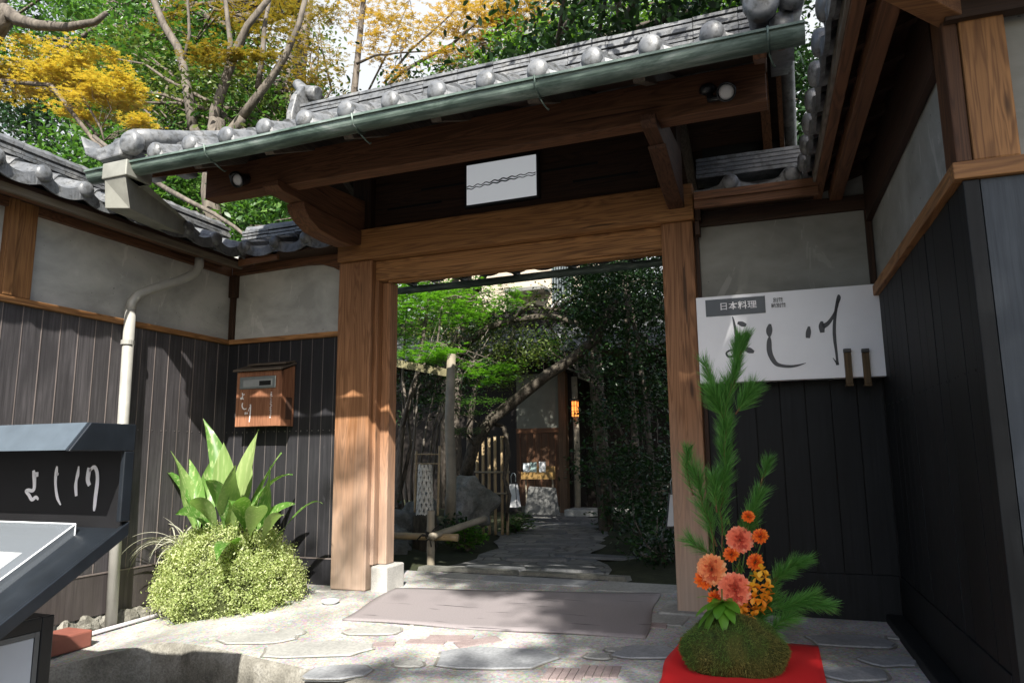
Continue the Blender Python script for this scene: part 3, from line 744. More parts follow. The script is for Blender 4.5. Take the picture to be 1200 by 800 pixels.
MB().box(WX-.02, WX+.03, -7, WY-.03, 2.425, 2.50).build('wall_plate', M_ry, lw, bevel=.004)
rb = MB()
for i in range(34): rb.ball((WX+.015+random.uniform(-.01, .01), -2.6+i*.085+random.uniform(-.02, .02), -.165+random.uniform(-.01, .01)), (.045, random.uniform(.07, .13), random.uniform(.07, .09)), 14, 10, noise=.38, seed=i)
rb.build('footing', M_rubble, lw)
tile_roof('tiled_coping', lw, (-3.98, -7.06, 2.56), (-3.98, .02, 2.56), (-.44, 0, .17), 26, phase=.4, disc_r=.052)
tile_roof('tiled_coping', lw, (-4.86, .02, 2.56), (-4.86, -7.06, 2.56), (.44, 0, .17), 26, phase=.4, discs=False)
ridge_stack('coping_ridge', lw, (-4.42, -7.0, 2.73), (-4.42, .1, 2.73), .20, .13, 4, cap=.045)
MB().box(-4.84, -4.04, -7, -.04, 2.475, 2.50).build('soffit', M_dy, lw)
MB().box(-4.075, -4.045, -7, -.04, 2.43, 2.505).build('fascia', wood('grey weathered y', 'y', (.07, .055, .04), (.20, .165, .12), knots=False), lw, bevel=.003)
MB().box(-4.15, -4.10, -7, -.06, 2.44, 2.474).build('fillet', M_ry, lw, bevel=.003)

fwl = thing('plank_wall', 'short dark plank wall between the corner and the left gate post', 'wall', (-3.7, WY, -.1))
MB().box(-4.298, -3.137, WY, WY+.12, -.3, 2.60).build('wall_core', M_plaster, fwl)
mb = MB(); planks(mb, -4.276, -3.138, .195, 1.845, .103, lambda s, d, z: (s, WY-d, z), seam=True); mb.build('planks', [M_plank_f, plain('dull seam', (.085, .075, .072), .7), M_nail], fwl)
MB().box(-4.27, -3.137, WY-.024, WY, -.12, .185).build('skirting', M_plank_f, fwl, bevel=.003)
MB().box(-4.27, -3.137, WY-.028, WY, .185, .192).build('skirting_cap', M_seam_l, fwl)
MB().box(-4.255, -3.137, WY-.045, WY+.01, 1.845, 1.883).build('batten', M_wx, fwl, bevel=.004)
MB().box(-4.28, -4.235, WY-.03, WY+.01, 1.884, 2.43).box(-4.285, -4.215, WY-.045, WY+.005, 2.24, 2.43).build('stud', M_dz, fwl, bevel=.003)
MB().prism([(-4.26, 2.425), (-3.52, 2.445), (-3.38, 2.435), (-3.27, 2.40), (-3.20, 2.36), (-3.138, 2.30), (-3.138, 2.55), (-4.26, 2.50)], 'y', WY-.04, WY+.01).build('wall_plate', M_rx, fwl, bevel=.004)
MB().prism([(-4.04, 2.445), (-3.66, 2.46), (-3.66, 2.52), (-4.04, 2.505)], 'y', -.10, -.07).build('fascia', M_rx, fwl)
MB().box(-4.04, -3.138, -.10, .5, 2.50, 2.52).build('soffit', M_dx, fwl)
tile_roof('tiled_coping', fwl, (-4.0, -.13, 2.575), (-3.14, -.13, 2.575), (0, .42, .17), 3, phase=.22, disc_r=.052)
tile_roof('tiled_coping', fwl, (-3.14, .73, 2.575), (-4.0, .73, 2.575), (0, -.42, .17), 3, phase=.22, discs=False)
ridge_stack('coping_ridge', fwl, (-4.3, .30, 2.745), (-3.14, .30, 2.745), .18, .12, 4, cap=.045)

# ---------------- downpipe
dp = thing('downpipe', 'cream metal downpipe with box duct from the gate gutter, clamped to the left plank wall', 'downpipe', (-4.24, -.87, -.18))
# box duct: from under the gate gutter back and down to the little hopper
A = [(-3.78, -1.53), (-3.62, -1.53), (-3.62, -1.37), (-3.78, -1.37)]
MB().add([(-3.80,-1.54,2.70),(-3.60,-1.54,2.70),(-3.60,-1.35,2.70),(-3.80,-1.35,2.70),(-3.80,-1.54,2.60),(-3.60,-1.54,2.60),(-3.60,-1.35,2.60),(-3.80,-1.35,2.60)],
         [(0,1,2,3),(7,6,5,4),(0,4,5,1),(1,5,6,2),(2,6,7,3),(3,7,4,0)]).build('hopper', M_duct, dp, bevel=.006)
MB().add([(-3.785,-1.53,2.60),(-3.615,-1.53,2.60),(-3.615,-1.37,2.60),(-3.785,-1.37,2.60),
          (-3.80,-1.50,2.43),(-3.64,-1.46,2.42),(-4.10,-.44,2.62),(-4.19,-.47,2.62),
          (-4.19,-.47,2.545),(-4.10,-.44,2.545),(-4.10,-.40,2.60),(-4.19,-.43,2.60)],
         [(0,1,2,3),(0,4,5,1),(1,5,9,6),(1,6,2),(0,3,7),(0,7,8,4),(3,2,6,7),(4,8,9,5),(6,9,8,7)]).build('duct', M_duct, dp, bevel=.004)
MB().prism([(-4.21, 2.60), (-4.07, 2.60), (-4.085, 2.47), (-4.12, 2.45), (-4.16, 2.45), (-4.195, 2.47)], 'y', -.46, -.33).box(-4.22, -4.06, -.47, -.32, 2.585, 2.60).build('hopper', M_duct, dp, bevel=.005)
pp = [(-4.14, -.40, 2.45), (-4.14, -.40, 2.38), (-4.15, -.42, 2.33), (-4.16, -.46, 2.29), (-4.17, -.55, 2.235), (-4.205, -.78, 2.115), (-4.225, -.86, 2.06), (-4.235, -.89, 2.0), (-4.238, -.895, 1.94)]
MB().tube(pp, .0335, 16).build('elbow', M_pipe, dp, smooth=True)
MB().tube([(-4.238, -.895, 1.95), (-4.238, -.88, .9), (-4.238, -.86, -.165)], .036, 20).build('pipe', M_pipe, dp, smooth=True)
MB().tube([(-4.238, -.895, 1.735), (-4.238, -.895, 1.705)], .044, 18).box(-4.29, -4.235, -.90, -.885, 1.71, 1.73).build('clamp', M_pipe, dp, smooth=False)
cd = MB(); q0 = ground_pt(98, 741); q1 = ground_pt(140, 733); q2 = ground_pt(200, 722)
cd.tube([(-4.22, -1.12, gz(-4.2, -1.1)+.02), (-4.18, -.78, gz(-4.2, -.8)+.02), (-4.12, -.35, gz(-4.1, -.35)+.02)], .013, 8)
tag(cd.build('conduit', M_pipe2, smooth=True), 'thin grey conduit lying on the ground along the foot of the left wall', 'conduit')
bk = MB(); bk.box(-4.24, -4.03, -1.46, -1.16, gz(-4.1, -1.2)-.0, gz(-4.1, -1.2)+.10)
tag(bk.build('brick_block', plain('red brown terracotta', (.20, .065, .045), .7), bevel=.012), 'red brown terracotta block lying by the wall foot behind the menu stand', 'block')

# ---------------- mailbox
mbx = thing('mailbox', 'wooden mailbox with metal slot and white lettering on the short plank wall', 'mailbox', (-3.81, .0, 1.16))
MX0, MX1, MY0, MY1, MZ0, MZ1 = -4.035, -3.60, -.05, .10, 1.165, 1.59
M_mb = wood('mailbox wood', 'z', (.13, .052, .026), (.36, .165, .09))
MB().box(MX0, MX1-.03, MY0, MY0+.014, MZ0+.0, MZ1).build('front_board', M_mb, mbx, bevel=.003)
sd_ = MB().prism([(MY0+.016, MZ0), (MY1, MZ0), (MY1, MZ1+.05), (MY0+.016, MZ1)], 'x', MX1-.012, MX1); MB().prism([(MY0+.016, MZ0), (MY1, MZ0), (MY1, MZ1+.05), (MY0+.016, MZ1)], 'x', MX0, MX0+.012).build('side_board', M_mb, mbx)
MB().box(MX1-.029, MX1, MY0, MY0+.015, MZ0, MZ1).build('corner_strip', M_mb, mbx)
sd_.build('side_board', M_mb, mbx, bevel=.002)
MB().box(MX1+.0005, MX1+.004, MY0+.05, MY1-.03, MZ0+.05, MZ0+.22).build('side_opening', plain('dark inside', (.06, .028, .016), .8), mbx)
MB().box(MX0+.013, MX1-.013, MY0+.016, MY1, MZ0+.002, MZ0+.012).build('floor_board', M_mb, mbx)
MB().prism([(MY0-.03, MZ1+.0), (MY1, MZ1+.058), (MY1, MZ1+.075), (MY0-.03, MZ1+.017)], 'x', MX0-.02, MX1+.012).prism([(MY0+.03, MZ1+.050), (MY1, MZ1+.077), (MY1, MZ1+.09), (MY0+.03, MZ1+.064)], 'x', MX0+.07, MX1+.0).build('lid', wood('grey lid', 'x', (.05, .04, .03), (.14, .11, .085), knots=False), mbx, bevel=.003)
M_steel = plain('greenish steel', (.30, .34, .34), .3, .7)
sp_ = MB().box(MX0+.035, MX1-.055, MY0-.010, MY0-.0005, MZ0+.29, MZ0+.385).build('slot_plate', M_steel, mbx, bevel=.004)
MB().box(MX0+.075, MX1-.085, MY0-.013, MY0-.0105, MZ0+.305, MZ0+.36).build('slot_flap', plain('dull steel', (.42, .44, .44), .35, .5), sp_, bevel=.002)
MB().box(MX0+.23, MX1-.095, MY0-.015, MY0-.0135, MZ0+.312, MZ0+.348).build('slot', M_slot, sp_)
lt = MB(); tp = lambda u, v, d: (MX0+u, MY0-.001-d, MZ0+v)
for pts, w in [
    ([(.060,.262),(.064,.240),(.062,.222),(.050,.214),(.046,.222),(.058,.224),(.075,.212)], [.009]*7), ([(.063,.245),(.082,.250)], [.008,.006]),
    ([(.068,.185),(.064,.165),(.070,.146),(.088,.135),(.108,.140)], [.009,.010,.010,.009,.005]),
    ([(.098,.112),(.097,.092)], [.010,.007]), ([(.115,.110),(.116,.095)], [.010,.008]), ([(.140,.160),(.146,.165),(.146,.10),(.141,.035)], [.007,.010,.009,.006]), ([(.125,.118),(.140,.150)], [.004,.004])]:
    a, w2 = smooth(pts, w, 5); ribbon(lt, a, w2, tp, .0012)
rj = random.Random(11)
for i in range(14):
    z = .255-.0145*i
    for k in range(2): 
        x = .338+rj.uniform(-.004, .006); ribbon(lt, [(x-.006, z+rj.uniform(-.003, .003)), (x+.007, z+rj.uniform(-.004, .004))], .0028, tp, .001)
    ribbon(lt, [(.339, z+.006), (.339+rj.uniform(-.003, .003), z-.006)], .0025, tp, .001)
lt.build('lettering', M_inkw, mbx)
# ================================================================ right: recessed wall and the wing (turned 2 degrees)
RZ = R(2.0); PX, PY = .53, .12
rw = thing('plank_wall', 'short charcoal plank wall with olive plaster band behind the white sign, right of the gate', 'wall', (PX, PY, 0), RZ)
def L(mb, name, m, par, **k): return mb.build(name, m, par, world=False, **k)
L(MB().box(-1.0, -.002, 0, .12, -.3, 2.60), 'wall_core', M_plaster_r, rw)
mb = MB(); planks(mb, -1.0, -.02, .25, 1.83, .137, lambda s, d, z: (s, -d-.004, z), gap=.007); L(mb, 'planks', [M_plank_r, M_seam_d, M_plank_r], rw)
L(MB().box(-1.025, -.001, -.0035, -.0005, -.2, 1.86), 'backing_board', M_seam_d, rw)
L(MB().box(-1.025, -1.001, -.03, .10, -.2, 2.45), 'edge_strip', M_dz, rw)
L(MB().box(-1.0, -.024, -.020, -.004, -.02, .246), 'skirting', M_plank_r, rw, bevel=.003)
L(MB().box(-1.0, -.02, -.035, -.0005, 1.833, 1.87), 'batten', M_dx, rw)
L(MB().box(-1.0, -.02, -.03, -.0005, 2.36, 2.45), 'wall_plate', M_dx, rw)
L(MB().box(-.035, -.001, -.03, -.0005, 1.87, 2.36), 'stud', M_dz, rw)
L(MB().prism([(-1.0, 2.405), (-.30, 2.405), (-.30, 2.45), (-1.0, 2.45)], 'y', -.27, -.235).box(-1.0, -.30, -.285, -.20, 2.452, 2.50), 'fascia', M_rx, rw)
L(MB().box(-1.0, -.30, -.24, -.032, 2.452, 2.47), 'soffit', M_dx, rw)
o = tile_roof('tiled_coping', rw, (0, 0, 0), (1, 0, 0), (0, .45, .2), 3, phase=.30, disc_r=.05) if False else None
def local_roof(par, e0, e1, up, n, **k):
    o = tile_roof('tiled_coping', None, e0, e1, up, n, **k)
    o.parent = par; return o
local_roof(rw, (-1.0, -.26, 2.53), (-.30, -.26, 2.53), (0, .42, .17), 2, phase=.62, disc_r=.05)
mbr = MB()
for k in range(5): mbr.box(-1.0, -.28, .02+.01*k, .2, 2.70+.032*k, 2.725+.032*k)
L(mbr, 'coping_ridge', M_tile, rw, bevel=.003)

wing = thing('side_wing', 'dark plank clad house wing with grey plaster and cedar corner post at the right edge', 'house', (PX, PY, 0), RZ)
YF = -1.955
L(MB().box(.003, 5, YF+.02, .14, -.45, 2.75), 'wall', M_plaster_r, wing)
L(MB().box(.32, 5, YF-.012, YF+.018, 1.88, 2.75), 'wall', plaster_mat('pale stained plaster', (.20, .205, .20), (.31, .315, .305), (.42, .42, .40)), wing)
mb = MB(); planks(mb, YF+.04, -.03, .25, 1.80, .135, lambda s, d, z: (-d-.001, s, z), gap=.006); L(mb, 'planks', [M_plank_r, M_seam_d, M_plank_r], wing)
L(MB().box(-.0005, .0025, YF+.02, .12, -.2, 1.81), 'backing_board', M_seam_d, wing)
L(MB().box(-.03, .0, YF+.12, -.03, 2.442, 2.68), 'wall_plate', M_dy, wing)
L(MB().box(-.022, -.001, YF+.04, -.03, -.1, .246), 'skirting', M_plank_r, wing, bevel=.003)
L(MB().box(-.11, -.024, YF+.03, -.03, -.1, .045), 'sill', M_plank_r, wing, bevel=.006)
mb = MB(); planks(mb, .03, 2.4, -.2, 1.80, .20, lambda s, d, z: (s, YF-d, z), gap=.008, th=.03); L(mb, 'planks', [M_plank_s, M_seam_d, M_plank_s], wing)
L(MB().box(-.018, .03, YF-.035, YF+.038, -.3, 1.80), 'corner_board', M_plank_r, wing, bevel=.003)
L(MB().box(-.045, .0, YF+.0, -.03, 1.803, 1.862), 'batten', M_wy, wing, bevel=.004)
L(MB().box(-.045, 2.4, YF-.05, YF-.002, 1.803, 1.862), 'batten', M_wx, wing, bevel=.004)
L(MB().box(-.028, .02, YF-.028, YF+.11, 1.865, 2.52), 'post', wood('dark cedar post', 'z', (.035, .014, .006), (.13, .058, .025)), wing, bevel=.006)
L(MB().box(.022, .155, YF-.034, YF+.09, 1.865, 2.44), 'post', M_wzo, wing, bevel=.006)
L(MB().box(-.03, .0, YF+.12, -.03, 2.28, 2.44), 'wall_plate', M_dy, wing)
L(MB().box(-.02, 2.4, YF-.06, YF-.013, 2.36, 2.50), 'wall_plate', M_dx, wing)
L(MB().beam((.06, YF+.03, 2.40), (-.235, YF-.26, 2.44), .085, .075), 'bracket_arm', wood('bright cedar arm', 'x', (.10, .045, .02), (.34, .165, .065), knots=False), wing, bevel=.004)
L(MB().box(-.22, -.15, YF-.30, .02, 2.43, 2.52), 'purlin', M_ry, wing, bevel=.004)
L(MB().box(-.22, 3, YF-.32, YF-.23, 2.46, 2.56), 'purlin', M_rx, wing, bevel=.004)
# eave: soffit boards, rafters and fascia
L(MB().prism([(-.315, 2.50), (0, 2.62), (.6, 2.85), (.6, 2.87), (-.315, 2.52)], 'y', YF-.9, .06), 'soffit', M_dy, wing)
for i in range(11):
    y = -.08-.27*i
    L(MB().prism([(-.27, 2.475), (.4, 2.72), (.4, 2.77), (-.27, 2.515)], 'y', y-.022, y+.022), 'rafter', M_dx, wing)
L(MB().box(-.31, -.262, YF-.95, .0, 2.45, 2.515), 'fascia', M_ry, wing, bevel=.003)
L(MB().box(-.325, -.311, YF-.95, .0, 2.47, 2.53), 'fascia', wood('pale weathered edge', 'y', (.10, .085, .07), (.27, .24, .20), knots=False), wing)
local_roof(wing, (-.37, YF-1.1, 2.565), (-.37, .05, 2.565), (1.2, 0, .50), 12, phase=.45, disc_r=.056) if False else None
o = tile_roof('tiled_roof', None, (-.365, .06, 2.572), (-.365, YF-1.1, 2.572), (1.2, 0, .50), 12, phase=.45, disc_r=.058); o.parent = wing
# upper gable seen dark under the gate roof
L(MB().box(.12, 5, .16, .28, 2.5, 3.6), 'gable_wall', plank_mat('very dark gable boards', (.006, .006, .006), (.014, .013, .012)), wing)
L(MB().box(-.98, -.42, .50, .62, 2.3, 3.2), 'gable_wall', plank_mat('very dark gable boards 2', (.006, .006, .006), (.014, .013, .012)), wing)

# ================================================================ the white sign
sg = thing('restaurant_sign', 'large white hanging sign with brushed black characters on the right wall, behind the pine', 'sign', (.015, -.045, 1.61), RZ)
sn_n = Vector((math.sin(RZ), -math.cos(RZ), 0)); sn_x = Vector((math.cos(RZ), math.sin(RZ), 0)); sn_o = Vector((.015, -.045, 1.61))
def sgp(px, py):
    d = at(px, py, 0)-Vector(CAM); t = (sn_o-Vector(CAM)).dot(sn_n)/d.dot(sn_n); p = Vector(CAM)+d*t-sn_o
    return (p.dot(sn_x), p.z)
L(MB().box(-.508, .508, 0, .075, -.268, .262), 'board', M_white, sg, bevel=.004)
a0, a1 = sgp(826.5, 352), sgp(897.5, 366.5)
L(MB().box(a0[0], a1[0], -.004, -.0005, a1[1], a0[1]), 'plaque', plain('slate blue plaque', (.030, .040, .050), .35, bs=0), sg)
def textobj(s, size, c, par, m, name='lettering', ext=.001, bold=.0, y=-.006, width=None):
    cu = bpy.data.curves.new('t', 'FONT'); cu.body = s; cu.size = size; cu.align_x = 'CENTER'; cu.align_y = 'CENTER'; cu.extrude = ext; cu.offset = bold
    t = bpy.data.objects.new('t', cu); C.objects.link(t)
    bpy.context.view_layer.update()
    me = bpy.data.meshes.new_from_object(t.evaluated_get(bpy.context.evaluated_depsgraph_get())); w = t.dimensions.x
    bpy.data.objects.remove(t)
    if width: me.transform(Matrix.Scale(width/w, 4, (1, 0, 0)))
    me.transform(Matrix.Rotation(R(90), 4, 'X')); me.transform(Matrix.Translation((c[0], y, c[1]))); me.materials.clear()
    return link_mesh(name, me, m, par, world=False)
c1 = sgp(810+273/5, 330+140/5); textobj('日本料理', .050, (c1[0], c1[1]-.003), sg, M_inkw, bold=.0006, width=.208)
c1 = sgp(810+509/5, 330+108/5); textobj('別館', .028, c1, sg, M_ink, bold=.0004, width=.057, y=-.002)
c1 = sgp(810+512/5, 330+140/5); textobj('新別館', .028, c1, sg, M_ink, bold=.0004, width=.082, y=-.002)
ck = MB()
for pts, w in [
    ([(242,205),(252,245),(262,310),(262,380),(252,428),(222,440),(206,420),(228,402),(270,400),(315,395)], [6,14,18,18,17,14,12,11,13,14]),
    ([(272,240),(298,248),(322,256)], [16,32,18]), ([(310,392),(340,402),(368,412)], [18,36,16]),
    ([(462,248),(458,275),(457,300),(459,322)], [14,36,34,14]), ([(459,322),(457,350),(458,400),(470,440),(495,478),(530,492),(580,496),(625,490),(672,476)], [10,28,32,30,26,20,17,12,3]),
    ([(690,262),(687,295),(683,330)], [12,30,24]), ([(765,232),(764,260),(768,298)], [14,34,26]), ([(770,262),(800,245),(830,205),(850,160),(862,105)], [34,24,18,14,16]),
    ([(862,76),(864,95),(852,140),(843,200),(838,270),(841,340),(850,410),(855,460),(858,488)], [8,24,18,17,19,19,15,14,18]), ([(830,446),(848,470),(858,486)], [3,10,16])]:
    P = [sgp(810+u/5, 330+v/5) for u, v in pts]; a, w2 = smooth(P, [x*.00093 for x in w], 7)
    ribbon(ck, a, w2, lambda u, v, d: (u, -.001-d, v), .0015)
L(ck, 'lettering', M_ink, sg)
M_peg = wood('weathered peg', 'z', (.05, .03, .012), (.16, .105, .05))
for u in (912, 1018):
    t0 = sgp(810+u/5, 330+418/5); t1 = sgp(810+u/5+1.0, 330+600/5)
    q = L(MB().box(t0[0]-.018, t0[0]+.018, -.030, -.002, t1[1], t0[1]), 'peg', M_peg, sg, bevel=.003)
    L(MB().box(t0[0]-.02, t0[0]+.02, -.033, -.0, t0[1]+.001, t0[1]+.022), 'peg_cap', M_black, q, bevel=.002)
    L(MB().box(t0[0]-.02, t0[0]+.02, -.033, .02, t1[1]-.012, t1[1]-.001), 'peg_foot', M_peg, q, bevel=.002)

# ================================================================ menu stand
ms = thing('menu_stand', 'black menu stand with slanted glass-topped tray and white brushed lettering, bottom left', 'menu stand', (-2.9, -2.7, -.45))
XS = -2.27; XLft = -3.75
M_navy = plain('navy black lacquer', (.011, .014, .018), .32, var=.25, scale=14, bs=.05)
M_hood = plain('lightened grey blue lacquer', (.075, .095, .115), .32, var=.12, scale=14, bs=.05)  # lacquer painted lighter, as the hood front catches sky light
M_blk = plain('matt black board', (.006, .006, .007), .5, var=.2, bs=0)
s_ = MB()
s_.prism([(-2.765, .952), (-2.69, 1.05), (-2.503, 1.05), (-2.503, .952)], 'x', XS-.02, XS)
s_.box(XS-.02, XS, -2.545, -2.503, .70, .951)
def tz(y): return .70 + (y+2.503)*.615
s_.prism([(-2.503, .70), (-2.503, .65), (-3.30, tz(-3.30)-.05), (-3.30, tz(-3.30)), (-2.60, tz(-2.60))], 'x', XS-.02, XS)
s_.build('side_frame', M_navy, ms, bevel=.003)
MB().prism([(-2.765, .955), (-2.69, 1.051), (-2.68, 1.051), (-2.752, .955)], 'x', XLft, XS-.021).build('hood_front', M_hood, ms)
MB().box(XLft, XS-.021, -2.678, -2.503, 1.035, 1.05).build('hood_top', M_navy, ms)
MB().box(XLft, XS-.021, -2.520, -2.503, .66, 1.034).build('back_board', M_blk, ms)
MB().prism([(-2.521, .675), (-2.521, .66), (-3.30, tz(-3.3)-.045), (-3.30, tz(-3.3)-.03)], 'x', XLft, XS-.021).build('tray', M_navy, ms)
ml = MB()
for pts, w in [  # z4 zoom coordinates /5.335, +(0,480)
    ([(210,378),(214,410),(216,450),(214,490),(200,505),(178,500),(162,508),(180,530),(200,560),(225,545),(240,560)], [14,22,20,18,16,14,12,16,16,14,10]), ([(222,405),(240,402)], [22,20]),
    ([(358,352),(354,380),(348,430),(350,490),(360,550),(380,594)], [8,18,16,14,15,6]), ([(356,400),(366,402)], [14,10]),
    ([(493,352),(487,400),(478,440),(474,480),(478,538)], [6,18,14,18,14]),
    ([(560,362),(553,400),(550,440),(560,472)], [22,24,22,18]), ([(560,385),(575,365),(592,358),(606,385),(610,430),(606,480),(598,540),(592,600),(588,632)], [10,14,16,18,18,20,19,17,8])]:
    P = []
    for u, v in pts:
        q = at(u/5.335, 480+v/5.335, -2.522); P.append((q.x, q.z))
    a, w2 = smooth(P, [x*.00088 for x in w], 7)
    ribbon(ml, a, w2, lambda u, v, d: (u, -2.5215-d, v), .0015)
ml.build('lettering', M_inkw, ms)
m, nt, b = mat('clear acrylic'); b.inputs['Roughness'].default_value = .08; b.inputs['Base Color'].default_value = (.8, .86, .9, 1)
tr = N(nt, 'ShaderNodeBsdfTransparent'); mx = N(nt, 'ShaderNodeMixShader'); mx.inputs[0].default_value = .30; b.inputs['Base Color'].default_value = (.26, .29, .32, 1); b.inputs['Roughness'].default_value = .12
nt.links.new(tr.outputs[0], mx.inputs[1]); nt.links.new(b.outputs[0], mx.inputs[2]); nt.links.new(mx.outputs[0], nt.nodes['Material Output'].inputs[0]); M_glass = m
def tray(x0, x1, ya, yb, h0, h1): return MB().prism([(ya, tz(ya)-.03+h0), (yb, tz(yb)-.03+h0), (yb, tz(yb)-.03+h1), (ya, tz(ya)-.03+h1)], 'x', x0, x1)
cv = tray(XLft+.05, -2.47, -2.56, -3.25, .052, .057)
cv.prism([(-2.56, tz(-2.56)-.03+.004), (-3.25, tz(-3.25)-.03+.004), (-3.25, tz(-3.25)-.03+.0515), (-2.56, tz(-2.56)-.03+.0515)], 'x', -2.475, -2.47)
cv.build('acrylic_cover', M_glass, ms)
e_ = MB(); e_.tube([(-2.472, -2.56, tz(-2.56)-.03+.055), (-2.472, -3.25, tz(-3.25)-.03+.055)], .0028, 6).tube([(-2.472, -2.56, tz(-2.56)-.03+.055), (XLft+.05, -2.56, tz(-2.56)-.03+.055)], .0028, 6).tube([(-2.472, -2.56, tz(-2.56)-.03+.055), (-2.472, -2.56, tz(-2.56)-.03+.006)], .0028, 6)
e_.build('cover_edge', plain('frosted edge', (.75, .78, .80), .3, bs=0), ms)
tag(tray(XLft+.1, -2.60, -2.66, -3.2, .020, .022).build('menu_sheet', plain('white paper', (.80, .80, .78), .6, var=.02, bs=0)), 'white menu sheet lying under the clear cover of the stand', 'menu')
c_ = MB().box(-3.6, -2.505, -3.45, -2.60, -.45, tz(-2.6)-.26).build('cabinet', M_blk, ms, bevel=.004)
zt = tz(-2.6)-.26
MB().box(-2.504, -2.498, -3.42, -2.60, -.45, zt).box(-2.4975, -2.49, -3.42, -2.60, -.45, zt) and None
fr = MB(); fr.box(-2.504, -2.485, -2.645, -2.60, -.45, zt).box(-2.504, -2.485, -3.45, -2.646, zt-.045, zt).build('cabinet_frame', M_black, c_, bevel=.003)
MB().box(-2.504, -2.492, -3.45, -2.666, -.42, zt-.066).build('white_panel', plain('milky panel', (.62, .64, .68), .3, var=.04, bs=0), c_)
MB().box(-2.504, -2.489, -2.664, -2.647, -.45, zt-.047).box(-2.504, -2.489, -3.45, -2.665, zt-.064, zt-.047).build('panel_trim', plain('steel trim', (.16, .17, .18), .35, .5), c_)

# ================================================================ mat, dish
M_mat = None
m, nt, b = mat('woven rubber mat'); v = mapping(nt, (60, 90, 1)); f = noise(nt, 1.6, 4, .6, v); f2 = noise(nt, 1, 3, .6, mapping(nt, (1.6, 22, 1)))
c = ramp(nt, f, [(.3, (.185, .165, .168)), (.7, (.235, .212, .214))]); c = mix(nt, ramp(nt, f2, [(.64, (0,0,0)), (.665, (.7,.7,.7))]), c, (.03, .026, .03))
nt.links.new(c, b.inputs['Base Color']); b.inputs['Roughness'].default_value = .7; bump(nt, b, f, .4, .004); M_mat = m
mm = MB(); P00 = ground_pt(401, 727); P10 = ground_pt(756, 749); P11 = ground_pt(773, 697); P01 = ground_pt(462, 691)
nx, ny = 40, 16
for i in range(nx+1):
    for j in range(ny+1):
        u, w = i/nx, j/ny; p = P00*(1-u)*(1-w)+P10*u*(1-w)+P11*u*w+P01*(1-u)*w
        wob = .012*math.sin(u*9)*(1 if j in (0, ny) else 0); x, y = p.x+(.01*math.sin(w*8) if i in (0, nx) else 0), p.y+wob
        mm.v.append((x, y, gz(x, y)+.013+.003*math.sin(x*7+y*3)))
for i in range(nx):
    for j in range(ny): a = i*(ny+1)+j; mm.f.append((a, a+ny+1, a+ny+2, a+1)); mm.m.append(0)
o = mm.build('door_mat', M_mat, smooth=True); so_ = o.modifiers.new('t', 'SOLIDIFY'); so_.thickness = .012; so_.offset = -1
tag(o, 'wide faded purple-grey mat with dark streaks lying across the threshold', 'mat')
q = ground_pt(387, 707)
tag(MB().lathe([(.0, .006), (.035, .006), (.052, .02), (.058, .022), (.055, .012), (.04, .0), (0, .0)], (q.x, q.y, q.z+.002), 20).build('white_dish', M_white, smooth=True), 'small round white dish on the ground at the foot of the left gate post', 'dish')

# ================================================================ planting left of the gate
PC = Vector((-3.67, -.42, -.12))
sh = thing('planter_shrub', 'bushy mound of pale yellow-green stonecrop trailing to the ground by the left wall', 'plant', (PC.x, PC.y, PC.z))
D = rng.normal(size=(900, 3)); D /= np.linalg.norm(D, axis=1)[:, None]; D[:, 2] = np.abs(D[:, 2])*1.0
D = np.sign(D)*np.abs(D)**.78; D[:, 1] *= .95
K = np.array(PC)+np.array([0, 0, .0])+D*np.array([.545, .36, .60])*(.80+.20*rng.random(900))[:, None]
K[:, 2] = np.maximum(K[:, 2], -.17); 
# flatten the sides like a hanging cushion
el = D[:, 2]; K[:, 0] = PC.x + (K[:, 0]-PC.x)*(1+.25*(1-el)*0); 
P = np.repeat(K, 52, axis=0)+rng.normal(size=(46800, 3))*.022
V1, F1 = leaves(P, .0155, L_OVAL, .35, .4)
link_mesh('foliage', np_mesh('foliage', V1, F1), leafmat('stonecrop', (.15, .21, .06), (.46, .53, .21), (.70, .72, .44), .35), sh)
MB().ball((PC.x, PC.y, PC.z+.0), (.45, .29, .50), 20, 12, noise=.05).build('soil_mound', barkmat('dark stems', (.015, .02, .006), (.05, .06, .02)), sh, smooth=True)

def blade(mb, base, d, length, width, droop, twist=0, n=9, fold=.18, mi=0):
    """arching strap leaf"""
    d = Vector(d).normalized(); side = d.cross(Vector((0, 0, 1)));
    side = (Vector((1, 0, 0)) if side.length < .05 else side.normalized()); side = Matrix.Rotation(twist, 3, d) @ side
    p = Vector(base); dirv = d.copy(); b0 = len(mb.v)
    for i in range(n+1):
        t = i/n; w = width*(math.sin(math.pi*min(1, (t*.92+.08)))**.7 if t < 1 else 0)*(.25+.75*min(1, t*3))
        nn = side.cross(dirv).normalized()
        mb.v += [tuple(p-side*w/2+nn*w*fold), tuple(p), tuple(p+side*w/2+nn*w*fold)]
        p = p+dirv*length/n; dirv = (dirv+Vector((0, 0, -droop/n))).normalized()
    for i in range(n):
        a = b0+3*i; mb.f += [(a, a+1, a+4, a+3), (a+1, a+2, a+5, a+4)]; mb.m += [mi, mi]
asp = thing('broad_leaf_plant', 'upright plant of broad glossy green pointed leaves rising from the pale mound', 'plant', (-3.70, -.40, .35))
ab = MB(); rj = random.Random(21)
